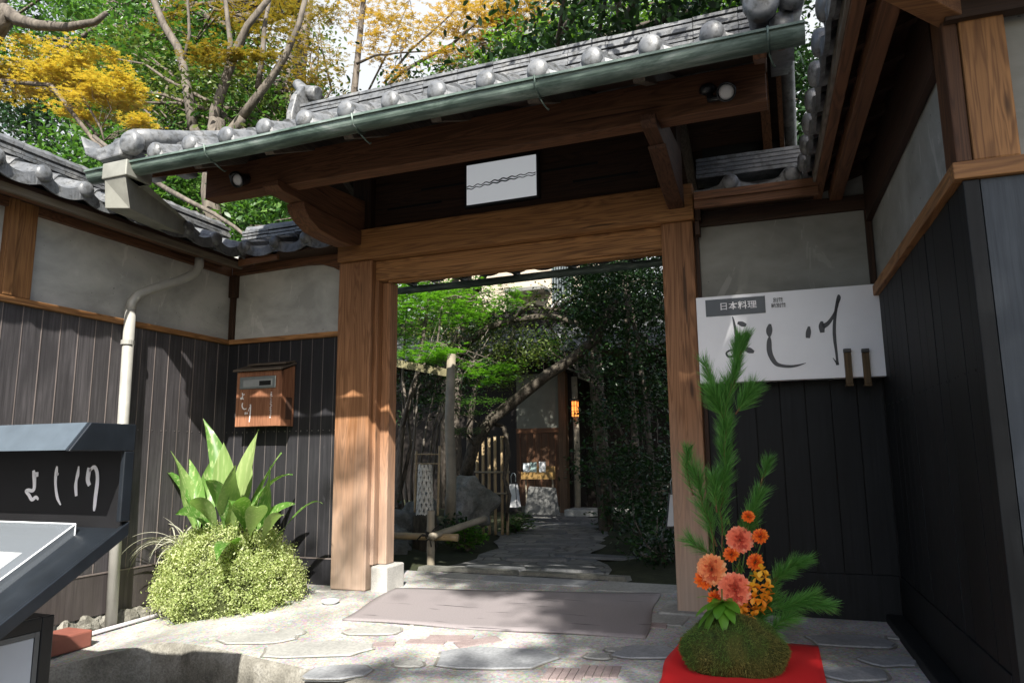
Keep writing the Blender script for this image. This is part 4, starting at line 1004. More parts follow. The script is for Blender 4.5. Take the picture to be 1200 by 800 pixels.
def broad(mb, base, tip, w, bend=.5, tw=0, n=12, mi=0):
    """aspidistra leaf: thin stalk, then a broad elliptic blade with a raised midrib and drooping tip"""
    a, c = Vector(base), Vector(tip); L0 = (c-a).length; mid = a.lerp(c, .5)+Vector((rj.uniform(-.16, .16)*L0, rj.uniform(-.1, .1)*L0, bend*L0*.45)); b0 = len(mb.v)
    for i in range(n+1):
        t = i/n; p = a*(1-t)**2+mid*2*t*(1-t)+c*t*t; dv = ((mid-a)*(1-t)+(c-mid)*t).normalized()
        sd0 = dv.cross(Vector((.15, -.35, 1))).normalized(); sd0 = Matrix.Rotation(tw*(.4+.6*t), 3, dv) @ sd0; nn = sd0.cross(dv)
        u = max(0, (t-.22)/.78); ww = .006 if u <= 0 else max(.002, w*math.sin(math.pi*u**.80)**1.05)
        wv = .006*math.sin(t*9+w*90)
        mb.v += [tuple(p-sd0*ww/2+nn*(ww*.16+wv)), tuple(p-sd0*ww*.25+nn*ww*.05), tuple(p), tuple(p+sd0*ww*.25+nn*ww*.05), tuple(p+sd0*ww/2+nn*(ww*.16-wv))]
    for i in range(n):
        q = b0+5*i; mb.f += [(q+k, q+k+1, q+k+6, q+k+5) for k in range(4)]; mb.m += [mi]*4
leafs = [(238, 490, -.35, .11), (303, 503, -.45, .13), (200, 528, -.45, .12), (222, 538, -.3, .10), (262, 518, -.55, .13), (343, 556, -.35, .10), (318, 543, -.6, .12), (186, 553, -.4, .05), (206, 602, -.75, .13),
 (254, 657, -.88, .12), (302, 594, -.85, .11), (346, 590, -.45, .10), (378, 590, -.35, .035), (332, 604, -.65, .09), (276, 545, -.75, .14), (290, 530, -.3, .11), (240, 562, -.8, .13), (272, 592, -.88, .11), (224, 585, -.8, .12), (250, 535, -.2, .12), (330, 530, -.25, .10)]
for tx, ty, Y_, w_ in leafs:
    tp_ = at(tx, ty, Y_); broad(ab, (-3.70+.55*(tp_.x+3.70)*rj.uniform(.2, .8)+rj.uniform(-.08, .08), -.43+rj.uniform(-.08, .08), .28), tp_, w_*1.22, rj.uniform(.6, 1.0) if ty > 548 else rj.uniform(.05, .3), rj.uniform(-.7, .7))
ao = ab.build('leaves', leafmat('aspidistra', (.05, .14, .02), (.11, .24, .045), (.44, .52, .22), .35, .38, .4, streak=(.42, .50, .22)), asp, smooth=True)
gr = thing('grass_tuft', 'silvery narrow-leaved grass tuft arching out at the left of the pale mound', 'plant', (-4.05, -.55, .3))
gb = MB()
for k in range(46):
    g = rj.uniform(1.7, 4.9); lean = rj.uniform(.4, 1.3)
    blade(gb, (-4.02+rj.uniform(-.06, .06), -.52+rj.uniform(-.06, .06), .30), (math.cos(g)*lean, math.sin(g)*lean, 1), rj.uniform(.25, .48), .010, rj.uniform(1.2, 3.6), rj.uniform(-1, 1), 10)
gb.build('blades', leafmat('silver grass', (.16, .17, .12), (.40, .40, .32), (.55, .52, .45), .3), gr)

# ================================================================ flower arrangement on the moss ball
FY = -.95
m, nt, b = mat('red felt'); b.inputs['Base Color'].default_value = (.70, .008, .010, 1); b.inputs['Roughness'].default_value = .95; b.inputs['Specular IOR Level'].default_value = .1
b.inputs['Sheen Weight'].default_value = .05; bump(nt, b, noise(nt, 400, 3, .6, mapping(nt)), .25, .002)
cl = MB(); nx = 24; A0, A1, B0, B1 = Vector((-.60, -.57, 0)), Vector((.055, -.60, 0)), Vector((-.585, -1.62, 0)), Vector((.075, -1.60, 0))
for i in range(nx+1):
    for j in range(nx+1):
        u, w = i/nx, j/nx; p = (A0*(1-u)+A1*u)*(1-w)+(B0*(1-u)+B1*u)*w
        x, y = p.x, p.y
        if i == 0: x += .012*math.sin(w*11)
        if i < 2 and j == 0: x += .02; y -= .02
        cl.v.append((x, y, gz(x, y)+.012+.004*math.sin(x*14+2)*math.sin(y*11)))
for i in range(nx):
    for j in range(nx): a = i*(nx+1)+j; cl.f.append((a, a+1, a+nx+2, a+nx+1)); cl.m.append(0)
o = cl.build('red_cloth', m, smooth=True); mo = o.modifiers.new('t', 'SOLIDIFY'); mo.thickness = .006; mo.offset = -1
tag(o, 'bright red felt cloth spread on the paving under the moss ball', 'cloth')
MC = Vector((-.295, -1.08, .078))
mball = thing('moss_ball', 'rounded clump of green and brown moss holding the flowers, on the red cloth', 'moss ball', (MC.x, MC.y, .01))
MB().ball(MC, (.222, .185, .135), 36, 22, noise=.07, seed=4).build('core', barkmat('moss core', (.012, .02, .005), (.06, .07, .015)), mball, smooth=True)
D = rng.normal(size=(36000, 3)); D /= np.linalg.norm(D, axis=1)[:, None]
def mk(x, y, z):
    r_ = random.Random(4); ph = [r_.uniform(0, 6.3) for _ in range(6)]
    return 1+.07*(np.sin(3*x+ph[0])*np.sin(2.5*y+ph[1])+.6*np.sin(6*y+ph[2])*np.sin(5*z+ph[3])+.3*np.sin(11*x+ph[4])*np.sin(9*z+ph[5]))
kk = mk(D[:, 0], D[:, 1], D[:, 2])[:, None]
P = np.array(MC)+D*np.array([.222, .185, .135])*kk*(.975+.05*rng.random((36000, 1))); sel = P[:, 2] > .012; P, D = P[sel], D[sel]
V1, F1 = leaves(P, .0115, (np.array([[0,-.07,0],[1,0,0],[0,.07,0],[-.2,0,0]], float), np.array([[0,1,2,3]])), 0, .5, dirs=D*.8+np.array([0, 0, -.2]))
m, nt, b = mat('moss fibres'); g = N(nt, 'ShaderNodeNewGeometry'); big = noise(nt, 7, 3, .6, mapping(nt), .6); bg2 = noise(nt, 4.5, 2, .5, mapping(nt, (1, 1, 1.4)), .4)
cg = ramp(nt, g.outputs['Random Per Island'], [(0, (.03, .07, .01)), (.6, (.07, .15, .02)), (1, (.14, .24, .035))]); cb = ramp(nt, g.outputs['Random Per Island'], [(0, (.07, .075, .012)), (.6, (.15, .15, .03)), (1, (.26, .25, .07))])
nt.links.new(mix(nt, ramp(nt, bg2, [(.44, (0,0,0)), (.56, (1,1,1))]), cg, cb), b.inputs['Base Color']); b.inputs['Roughness'].default_value = .8
link_mesh('fibres', np_mesh('fibres', V1, F1), m, mball)

M_twig = barkmat('pine twig', (.10, .055, .025), (.22, .13, .07), (40, 40, 12))
M_needle = leafmat('pine needles', (.045, .16, .028), (.095, .29, .05), (.20, .44, .11), .3, .4, .5)
def shoot(parts, mbt, a, b, n, nl, spread=.6, r=.0045, along=(0.1, 1.0)):
    a, b = Vector(a), Vector(b); n = int(n*1.5); nl *= 1.05; spread *= 1.35; path = limb(a, b, 6, .04); mbt.tube(path, [r*(1-.5*i/6) for i in range(7)], 6)
    d = np.array((b-a).normalized()); T = along[0]+(along[1]-along[0])*rng.random(n)**.8
    idx = np.minimum((T*6).astype(int), 5); fr_ = T*6-idx; pa = np.array([list(p) for p in path])
    P = pa[idx]*(1-fr_)[:, None]+pa[idx+1]*fr_[:, None]
    Q = rng.normal(size=(n, 3)); Q -= d*(Q@d)[:, None]; Q /= np.linalg.norm(Q, axis=1)[:, None]
    sp = spread*(1.0-.25*np.clip(T, 0, 1))[:, None]*(.45+.75*rng.random((n, 1)))
    dirs = d+Q*sp; dirs[:, 2] -= .05; dirs /= np.linalg.norm(dirs, axis=1)[:, None]
    A = dirs; Nn = rng.normal(size=(n, 3)); Nn -= A*(A*Nn).sum(1)[:, None]; Nn /= np.linalg.norm(Nn, axis=1)[:, None]; Bv = np.cross(Nn, A)
    s = nl*(.6+.5*rng.random(n)); T4 = np.array([[0,-.5,0],[.5,-.5,-.01],[.5,.5,-.01],[0,.5,0],[1,0,-.07]]); w = .0018
    V = P[:, None]+s[:, None, None]*T4[None, :, 0, None]*A[:, None]+w*T4[None, :, 1, None]*Bv[:, None]+s[:, None, None]*T4[None, :, 2, None]*Nn[:, None]
    F = np.array([[0,1,2,3]])[None]+(np.arange(n)*5)[:, None, None]; F2 = np.array([[1,4,2,2]])[None]+(np.arange(n)*5)[:, None, None]
    T6 = np.array([[0,-.5,0],[.55,-.5,-.012],[1,-.1,-.05],[1,.1,-.05],[.55,.5,-.012],[0,.5,0]]); V = P[:, None]+s[:, None, None]*T6[None, :, 0, None]*A[:, None]+w*T6[None, :, 1, None]*Bv[:, None]+s[:, None, None]*T6[None, :, 2, None]*Nn[:, None]
    F = np.array([[0,1,4,5],[1,2,3,4]])[None]+(np.arange(n)*6)[:, None, None]
    parts.append((V.reshape(-1, 3), F.reshape(-1, 4)))
def pine(label, shoots, base):
    t = thing('pine_branch', label, 'pine branch', base, 0, 'pine branches of the flower arrangement'); parts = []; mbt = MB()
    for a, b, n, nl, sp in shoots: shoot(parts, mbt, a, b, n, nl, sp)
    mbt.build('twig', M_twig, t, smooth=True); V, F = merge(parts); link_mesh('needles', np_mesh('needles', V, F), M_needle, t)
f_ = lambda px, py, dy=0: at(px, py, FY+dy)
pine('tall upright pine branch reaching in front of the white sign', [
    (f_(858, 745), f_(846, 640), 30, .06, .4), (f_(846, 640), f_(846, 560), 240, .085, .75), (f_(846, 580), f_(850, 500), 620, .085, .75), (f_(850, 530), f_(852, 450), 560, .085, .65),
    (f_(852, 470), f_(862, 435), 120, .08, .6), (f_(860, 455), f_(866, 400), 640, .085, .50), (f_(866, 420), f_(874, 398), 200, .07, .35),
    (f_(848, 490), f_(836, 462, -.03), 420, .11, .65), (f_(846, 480, .03), f_(826, 428, .03), 260, .085, .55), (f_(862, 485, -.02), f_(880, 458, -.03), 420, .10, .65)], (-.27, FY, .15))
pine('lower left pine branch with a small tuft beside the right gate post', [
    (f_(850, 740), f_(832, 610), 60, .07, .5), (f_(840, 640), f_(812, 548), 520, .10, .75), (f_(812, 580), f_(803, 540), 120, .07, .6), (f_(806, 545), f_(806, 526), 170, .055, .75), (f_(840, 600, -.04), f_(836, 560, -.06), 240, .08, .7), (f_(838, 655, .03), f_(808, 632, .03), 160, .08, .8), (f_(843, 600, .02), f_(848, 565, .02), 240, .09, .8)], (-.30, FY, .15))
pine('right hand pine branch slanting up beside the orange blossoms', [
    (f_(858, 740), f_(868, 640), 40, .05, .5), (f_(866, 640), f_(890, 580), 520, .085, .65), (f_(892, 566), f_(900, 540), 190, .062, .7), (f_(868, 640), f_(893, 565), 20, .04, .5)], (-.27, FY, .15))
pine('low pine branch spreading out to the right over the red cloth', [
    (f_(872, 745), f_(905, 700), 260, .09, .8), (f_(900, 715), f_(950, 700), 560, .085, .7), (f_(930, 705), f_(968, 708), 420, .07, .55), (f_(900, 740), f_(925, 722), 240, .085, .9),
    (f_(895, 705), f_(915, 670), 200, .07, .8), (f_(905, 680), f_(930, 662), 360, .075, .75), (f_(925, 662), f_(945, 656), 160, .065, .6), (f_(890, 720), f_(905, 745), 200, .08, .8)], (-.24, FY, .15))

M_stem = plain('flower stem', (.07, .15, .03), .5)
VIEW = Vector((.05, -1, .10)).normalized()
def dahlia(c, r, cols, label, face, group, npet=120, flat=.70, name='dahlia', cat='flower', root=None):
    c = Vector(c); q = Vector(face).normalized().to_track_quat('Z', 'Y'); t = thing(name, label, cat, tuple(c), 0, group)
    mb = MB(); ga = 2.399963
    for k in range(npet):
        u = (k+.5)/npet; th = u**.62*1.75; az = k*ga     # polar angle on the dome
        ln = r*(.30+.40*u**.7); w = ln*.50
        dr = Vector((math.sin(th)*math.cos(az), math.sin(th)*math.sin(az), math.cos(th)*flat)); b0 = dr*(r*.56*(.35+.65*u**.5))
        od = (dr.normalized()*(.75)+Vector((math.cos(az), math.sin(az), 0))*(.15+.55*u)+Vector((0, 0, .30*(1-u)))).normalized(); tg = Vector((-math.sin(az), math.cos(az), 0)); nn = tg.cross(od).normalized()
        if nn.z < 0: nn = -nn
        pts = [(0, -.35, .0), (0, .35, 0), (.55, -.5, .16), (.55, 0, -.02), (.55, .5, .16), (.88, -.34, .16), (.88, 0, .08), (.88, .34, .16), (1.02, 0, .22)]
        V = [c + q @ (b0+od*x*ln+tg*y*w+nn*z*w) for x, y, z in pts]
        mb.add(V, [(0,1,3), (0,3,2), (1,4,3), (2,3,6,5), (3,4,7,6), (5,6,8), (6,7,8)], 0 if u < .22 else (1 if u < .6 else 2))
    mb.build('petals', cols, t, smooth=False)
    rt = root or Vector((-.29, FY, .17)); e = c - (q @ Vector((0, 0, 1)))*r*.3
    MB().tube([e, e+Vector((0, .02, -.03)), (e+rt)/2+Vector((0, .01, 0)), rt], .003, 6).build('stem', M_stem, t, smooth=True)
    return t
def petal_mat(name, a, bcol, tip):
    m, nt, b = mat(name); g = N(nt, 'ShaderNodeNewGeometry'); c = ramp(nt, g.outputs['Random Per Island'], [(0, a), (.5, bcol), (1, tip)])
    nt.links.new(c, b.inputs['Base Color']); b.inputs['Roughness'].default_value = .55; b.inputs['Subsurface Weight'].default_value = .0
    tr = N(nt, 'ShaderNodeBsdfTranslucent'); nt.links.new(c, tr.inputs[0]); mx = N(nt, 'ShaderNodeMixShader'); mx.inputs[0].default_value = .3
    nt.links.new(b.outputs[0], mx.inputs[1]); nt.links.new(tr.outputs[0], mx.inputs[2]); nt.links.new(mx.outputs[0], nt.nodes['Material Output'].inputs[0]); return m
M_pk = petal_mat('coral pink petals', (.68, .14, .11), (.85, .26, .19), (.92, .48, .36)); M_pk2 = petal_mat('salmon petals', (.72, .18, .08), (.90, .36, .18), (.93, .58, .34)); M_or = petal_mat('vivid orange petals', (.70, .09, .01), (.85, .17, .015), (.92, .30, .03))
def grad(n, a, b, c): return [petal_mat(n+' heart', a, tuple((x+y)/2 for x, y in zip(a, b)), b), petal_mat(n+' middle', a, b, b), petal_mat(n+' rim', b, b, c)]
M_pk = grad('coral', (.55, .08, .05), (.90, .27, .15), (.95, .52, .33)); M_pk2 = grad('salmon', (.62, .12, .05), (.92, .38, .15), (.96, .62, .32)); M_or = grad('orange', (.55, .05, .005), (.88, .18, .015), (.95, .32, .03))
GD = 'dahlias of the flower arrangement'
dahlia(f_(867, 632, -.03), .052, M_pk, 'coral dahlia, uppermost of the three large blooms', (.15, -1, .25), GD)
dahlia(f_(834, 667, -.05), .060, M_pk2, 'salmon dahlia, left one of the three large blooms', (-.25, -1, .2), GD)
dahlia(f_(861, 690, -.08), .062, M_pk, 'deep coral dahlia, lowest and largest bloom in the centre', (.05, -1, .25), GD)
GO = 'small orange blossoms of the flower arrangement'
for (px, py, r, lab) in ((877, 605, .021, 'small orange blossom at the very top of the arrangement'), (891, 628, .026, 'small orange blossom to the right of the uppermost coral dahlia'), (857, 649, .026, 'small orange blossom between the uppermost and the left dahlia'),
                         (885, 658, .028, 'small orange blossom just above the yellow orchid spray'), (825, 679, .032, 'wide orange blossom tucked under the left side of the salmon dahlia'), (839, 701, .028, 'lowest small orange blossom above the green leaf sprig')):
    dahlia(f_(px, py, -.05), r*1.22, M_or, lab, (random.uniform(-.4, .4), -1, .5), GO, 60, .7, 'orange_blossom')
orc = thing('orchid_spray', 'spray of golden and orange orchid flowers at the right of the dahlias', 'flower', tuple(f_(888, 720, -.03)))
M_y1 = petal_mat('golden petals', (.80, .36, .02), (.90, .50, .03), (.92, .62, .08)); M_y2 = petal_mat('amber petals', (.75, .22, .01), (.85, .33, .015), (.9, .42, .03))
for k, (px, py) in enumerate([(893, 668), (897, 676), (886, 676), (881, 688), (890, 690), (899, 688), (884, 700), (893, 702), (900, 697), (880, 712), (889, 714), (877, 703), (873, 718), (882, 722), (898, 709), (870, 711)]):
    c = f_(px, py, -.07+random.uniform(-.02, .02)); mb = MB()
    for j in range(5):
        a = 2*math.pi*j/5+random.random(); blade(mb, c, (math.cos(a), -.45, math.sin(a)), random.uniform(.027, .038), .023, .2, random.uniform(-.6, .6), 5, .25)
    mb.build('blossom', M_y1 if k in (0, 2, 3, 1) else M_y2, orc, smooth=True)
MB().tube([f_(890, 668), f_(888, 700), f_(880, 740)], .003, 6).build('stem', M_stem, orc)
lf = thing('leaf_sprig', 'sprig of bright green pointed leaves at the front foot of the flowers', 'leaves', tuple(f_(845, 715, -.1)))
mb = MB(); c0 = f_(846, 704, -.16)
for px, py, w in ((834, 715, .030), (823, 722, .026), (832, 740, .034), (848, 734, .030), (862, 718, .030), (855, 706, .026), (842, 722, .03), (826, 733, .026), (838, 708, .024), (857, 727, .026), (822, 703, .012)):
    q = f_(px, py, -.22); blade(mb, c0, (q-c0).normalized()+Vector((0, 0, .35)), (q-c0).length*1.15+.015, w*1.7, .6, random.uniform(-.3, .3), 8, .12)
mb.build('leaves', leafmat('fresh leaves', (.07, .20, .02), (.13, .32, .03), (.20, .42, .06), .3, .35), lf, smooth=True)
MB().tube([f_(846, 690, -.1), c0, f_(846, 735, -.05)], .003, 6).build('stem', M_stem, lf)
fil = thing('filler_foliage', 'loose green filler leaves and buds between the dahlias', 'leaves', tuple(f_(870, 680, 0)))
mb = MB()
for k in range(150):
    px, py = random.uniform(845, 893), random.uniform(612, 725); q = f_(px, py, random.uniform(-.03, .03)); blade(mb, q, (random.uniform(-.6, .6), random.uniform(-.5, .3), 1), random.uniform(.025, .05), .009, random.uniform(0, 1), random.uniform(-1, 1), 4)
mb.build('leaves', leafmat('filler', (.04, .12, .02), (.08, .2, .03), (.14, .28, .05)), fil)
# ================================================================ garden beyond the gate
M_bark = barkmat('grey brown bark', (.035, .028, .022), (.16, .135, .11))
M_barkp = barkmat('pale smooth bark', (.05, .043, .036), (.155, .135, .112), (5, 5, 1.6))
M_barkd = barkmat('dark scaly bark', (.02, .018, .014), (.10, .085, .065), (14, 14, 9))
M_lg = leafmat('bright maple green', (.05, .15, .012), (.10, .27, .02), (.20, .38, .04), .45)
M_dk = leafmat('deep evergreen', (.008, .024, .008), (.018, .048, .013), (.045, .10, .028), .2, .32, .4)
M_md = leafmat('mid green', (.025, .075, .015), (.07, .175, .03), (.18, .31, .07), .45, .35, .5)
M_ol = leafmat('olive green', (.05, .08, .02), (.10, .15, .03), (.19, .22, .06), .4)
M_org = leafmat('orange maple', (.12, .12, .02), (.34, .21, .04), (.52, .27, .04), .5)
M_yel = leafmat('yellow orange maple', (.36, .17, .03), (.50, .38, .06), (.22, .30, .06), .4)
M_bam = plain('dry bamboo', (.30, .22, .12), .45, var=.3, scale=7)
M_bamg = plain('grey bamboo', (.22, .19, .14), .5, var=.3, scale=7)
M_rope = plain('black rope', (.012, .011, .010), .9)
def bamboo(mb, a, b, r, nodes=5):
    a, b = Vector(a), Vector(b); n = nodes*4; pts = []; rr_ = []
    for i in range(n+1):
        pts.append(a.lerp(b, i/n)); rr_.append(r*(1.10 if i % 4 == 0 else 1.0))
    mb.tube(pts, rr_, 12)
# low bamboo barrier by the entrance
bb = thing('bamboo_barrier', 'low barrier of pale bamboo poles lashed with black rope, just inside the gate', 'barrier', (-2.95, 1.2, 0))
m1 = MB(); bamboo(m1, (-2.965, 1.2, -.04), (-2.97, 1.2, .46), .034, 3); m1.build('pole', M_bamg, bb, smooth=True)
m1 = MB(); bamboo(m1, (-4.3, 1.27, .225), (-2.74, 1.265, .232), .030, 6); m1.build('pole', M_bam, bb, smooth=True)
m1 = MB(); bamboo(m1, (-2.92, 1.12, .25), (-2.80, 2.0, .33), .030, 4); m1.build('pole', M_bamg, bb, smooth=True)
m1 = MB()
for k in range(5):
    pts = [Vector((-2.965+.052*math.cos(g), 1.215+.062*math.sin(g), .25+.03*math.cos(g*1+k)+.012*(k-2))) for g in [i*.7 for i in range(10)]]; m1.tube(pts, .006, 5)
for dx, dz in ((-.09, -.02), (-.12, -.05), (.10, .10), (.13, .09), (.03, -.09)): m1.tube([(-2.965, 1.16, .25), (-2.965+dx*.6, 1.14, .25+dz*.4+.02), (-2.965+dx, 1.15, .25+dz)], .006, 5)
m1.build('rope', M_rope, bb, smooth=True)
# rustic wooden post with crossbar
rp = thing('rustic_post', 'weathered log post with a plank crossbar, standing among the trees inside the gate', 'post', (-3.4, 2.5, 0))
a = at(528, 415, 2.5); MB().tube([(a.x, 2.5, .0), (a.x+.015, 2.5, .7), (a.x-.01, 2.5, 1.3), (a.x+.01, 2.5, a.z)], [.062, .055, .052, .048], 12).build('post', M_bamg, rp, smooth=True)
a, b_ = at(462, 425, 2.56), at(530, 438, 2.56); MB().beam(a, b_, .04, .085).build('crossbar', barkmat('mossy plank', (.06, .055, .03), (.20, .18, .10)), rp, bevel=.004)
# woven bamboo lattice basket
bs_ = thing('lattice_basket', 'tall open lattice basket of split bamboo between two thin poles', 'basket', (-3.4, 1.9, .3))
Yb = 1.9; c0 = at(498, 570, Yb); cr = .075; z0, z1 = at(498, 603, Yb).z, at(498, 545, Yb).z; m1 = MB()
for s in (1, -1):
    for k in range(11):
        ph = 2*math.pi*k/11; pts = []
        for i in range(15):
            t = i/14; g = ph+s*t*2.6+(.5 if s < 0 else 0); r_ = cr*(1.12-.25*t); zz = z0+(z1-z0)*t
            pts.append(Vector((c0.x+r_*math.cos(g), Yb+r_*math.sin(g), zz+.012*math.sin(t*30+k))))
        for p_, q_ in zip(pts, pts[1:]): m1.beam(p_, q_, .004, .021)
m1.build('lattice', plain('pale split bamboo', (.60, .57, .50), .5, var=.3), bs_)
for px, top, bot in ((487, 528, 600), (514, 522, 604)):
    a, b_ = at(px+1, top, Yb), at(px-1, bot, Yb); m1 = MB(); bamboo(m1, b_, a, .011, 5); m1.build('pole', M_bam, bs_, smooth=True)
for py in (532, 543):
    a, b_ = at(486, py, Yb), at(516, py, Yb); m1 = MB(); bamboo(m1, a, b_, .007, 3); m1.build('rung', M_bam, bs_, smooth=True)
MB().box(c0.x-.10, c0.x+.10, Yb-.08, Yb+.08, .0, .36).build('foot', barkmat('old stump', (.02, .018, .012), (.08, .07, .05)), bs_, bevel=.02)
# rocks
def rock(c, r, label, seed):
    tag(MB().ball(c, r, 44, 30, noise=.34, seed=seed).build('rock', M_rock, smooth=True), label, 'rock')
c = at(548, 575, 3.0); rock((c.x-.05, 3.1, .36), (.25, .25, .30), 'large pale craggy rock behind the rustic post', 3)
rock((-3.62, 1.55, .05), (.22, .22, .22), 'dark mossy rock behind the horizontal bamboo rail', 8)
c = at(470, 600, 2.0); rock((c.x, 2.2, .18), (.24, .2, .28), 'dark boulder beside the left jamb under the tangled branches', 12)
c = at(700, 640, 2.6); rock((-1.05, 2.3, .05), (.26, .3, .2), 'low dark rock on the right edge of the path', 15)
# small bamboo fence
bf = thing('bamboo_fence', 'narrow screen fence of upright brown bamboo canes tied with rails, left of the path', 'fence', (-3.1, 3.6, 0)); m1 = MB(); k0 = at(560, 600, 3.6)
for px in (559, 566, 573, 580, 588, 594):
    a = at(px, 512+random.uniform(-5, 5), 3.6); m1 = MB(); bamboo(m1, (a.x, 3.6, 0), (a.x, 3.6, a.z), .018, 6); m1.build('cane', M_bam, bf, smooth=True)
for py in (553, 578):
    a, b_ = at(556, py, 3.57), at(597, py, 3.57); m1 = MB(); bamboo(m1, a, b_, .012, 3); m1.build('rail', M_bamg, bf, smooth=True)
# floor lanterns
M_paper = plain('white lantern paper', (.66, .66, .66), .7, var=.06)
def floor_lantern(px, py0, py1, Y, label, w=.09):
    a, b_ = at(px, py0, Y), at(px, py1, Y); t = thing('floor_lantern', label, 'lantern', (b_.x, Y, b_.z)); h = a.z-b_.z; x = b_.x; z = b_.z
    wt = w*.55
    MB().add([(x-w,Y-w,z),(x+w,Y-w,z),(x+w,Y+w,z),(x-w,Y+w,z),(x-wt,Y-wt,z+h),(x+wt,Y-wt,z+h),(x+wt,Y+wt,z+h),(x-wt,Y+wt,z+h)], [(3,2,1,0),(4,5,6,7),(0,1,5,4),(1,2,6,5),(2,3,7,6),(3,0,4,7)]).build('shade', M_paper, t)
    f2 = MB()
    for sx, sy in ((-1,-1),(1,-1),(1,1),(-1,1)): f2.beam((x+sx*(w+.002), Y+sy*(w+.002), z-.03), (x+sx*(wt+.002), Y+sy*(wt+.002), z+h+.005), .008, .008)
    for zz, ww in ((z, w), (z+h, wt)):
        for p_, q_ in (((-1,-1),(1,-1)), ((1,-1),(1,1)), ((1,1),(-1,1)), ((-1,1),(-1,-1))): f2.beam((x+p_[0]*(ww+.004), Y+p_[1]*(ww+.004), zz), (x+q_[0]*(ww+.004), Y+q_[1]*(ww+.004), zz), .009, .009)
    f2.box(x-w, x+w, Y-w, Y+w, z-.015, z-.002); f2.build('frame', M_black, t)
    MB().tube([(x-.03, Y, z+h), (x-.035, Y, z+h+.09), (x-.015, Y, z+h+.13), (x+.015, Y, z+h+.13), (x+.03, Y, z+h+.10), (x+.03, Y, z+h+.02)], .006, 6).build('handle', M_steel, t, smooth=True)
floor_lantern(602, 566, 594, 4.4, 'white paper floor lantern with hooped handle beside the bamboo canes', .075)
floor_lantern(793, 578, 616, 1.5, 'pale paper lantern half hidden behind the right gate post', .07)
# rack with leaflets and cloth covered board
rk = thing('leaflet_rack', 'low rack with folded leaflets on thin legs in front of the wooden door', 'rack', (-3.75, 5.6, 0)); Yr = 5.6
a, b_ = at(613, 560, Yr), at(650, 536, Yr); MB().box(a.x, b_.x, Yr, Yr+.02, a.z, a.z+.17).box(a.x, b_.x, Yr-.09, Yr-.075, a.z, a.z+.09).box(a.x, b_.x, Yr-.09, Yr, a.z-.012, a.z).build('tray', plain('brown card rack', (.20, .12, .035), .5), rk, bevel=.003)
for k, (xa, c_) in enumerate(((.02, (.55, .60, .62)), (.13, (.30, .40, .38)), (.27, (.66, .66, .66)))):
    MB().box(a.x+xa, a.x+xa+.10, Yr-.05, Yr-.045, a.z+.06, a.z+.22+.01*k).build('leaflet', plain('leaflet '+str(k), c_, .5, bs=0), rk)
for x in (a.x+.04, b_.x-.04):
    MB().tube([(x, Yr, a.z), (x, Yr+.05, .06)], .012, 6).build('leg', M_bamg, rk)
bd_ = MB(); p0, p1 = at(612, 575, 5.2), at(652, 604, 5.2)
bd_.add([(p0.x, 5.25, .10), (p1.x+.02, 5.25, .10), (p1.x-.06, 5.38, .47), (p0.x+.03, 5.38, .49), (p0.x, 5.30, .10), (p1.x+.02, 5.30, .10), (p1.x-.06, 5.41, .47), (p0.x+.03, 5.41, .49)], [(0,1,2,3),(7,6,5,4),(0,4,5,1),(1,5,6,2),(2,6,7,3),(3,7,4,0)])
tag(bd_.build('covered_board', plain('grey cloth', (.10, .10, .095), .85, var=.15), bevel=.01), 'slanting grey cloth-covered board leaning below the leaflet rack', 'board')

# the house at the end of the path
hs = thing('garden_house', 'dark timber house with panelled entrance under a tiled eave at the end of the path', 'house', (-3.5, 7, 0)); YH = 7.0
MB().box(-9, -4.36, YH, YH+.2, 0, 3.0).box(-3.50, 1.5, YH+.9, YH+1.1, 0, 3.0).box(-3.50, -3.40, YH+.101, YH+.899, 0, 3.0).box(-4.36, -3.22, YH, YH+.2, 2.3, 3.0).box(-3.35, 1.5, YH, YH+.9, 2.2, 3.0).build('wall', plank_mat('brown black house boards', (.008, .006, .005), (.025, .018, .013)), hs)
MB().box(-4.36, -3.60, YH-.0, YH+.1, 1.38, 2.3).build('plaster_panel', plain('dull cream plaster', (.16, .165, .14), .9), hs)  # muted cream in one dull tone
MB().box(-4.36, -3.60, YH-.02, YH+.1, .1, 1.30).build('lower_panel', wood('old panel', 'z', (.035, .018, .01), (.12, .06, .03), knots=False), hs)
for k in range(6): MB().box(-4.30+k*.125, -4.285+k*.125, YH-.03, YH-.021, .12, 1.29).build('batten', M_ry, hs)
MB().box(-4.36, -3.60, YH-.04, YH, 1.30, 1.38).build('rail', M_rx, hs)
MB().box(-3.60, -3.47, YH-.05, YH+.1, 0, 2.35).build('post', wood('entrance post', 'z', (.05, .03, .017), (.17, .10, .055), knots=False), hs, bevel=.006)
MB().tube([(-3.27, YH-.15, 0), (-3.26, YH-.15, 1.2), (-3.28, YH-.15, 2.2)], .05, 10).build('post', M_bamg, hs, smooth=True)
mh = tile_roof('tiled_roof', hs, (-7.5, 6.15, 2.62), (1.0, 6.15, 2.62), (0, 1.2, .55), 30, phase=.5, disc_r=.05, discs=False)
MB().box(-9, 1.5, 7.3, 7.6, 3.0, 3.5).build('wall', plank_mat('upper dark boards', (.008, .006, .005), (.02, .015, .012)), hs)
MB().box(-8.8, 1.2, 6.2, 7.2, 2.50, 2.56).build('soffit', M_dx, hs)
wlmp = thing('wall_lamp', 'small glowing orange wall lamp beside the dark doorway', 'lamp', (-3.27, YH-.3, 1.7)); c = at(674, 479, YH-.32)
M_lamp, nt, b = mat('lamp paper lit'); b.inputs['Base Color'].default_value = (.8, .3, .1, 1); b.inputs['Emission Color'].default_value = (1, .28, .05, 1); b.inputs['Emission Strength'].default_value = .9
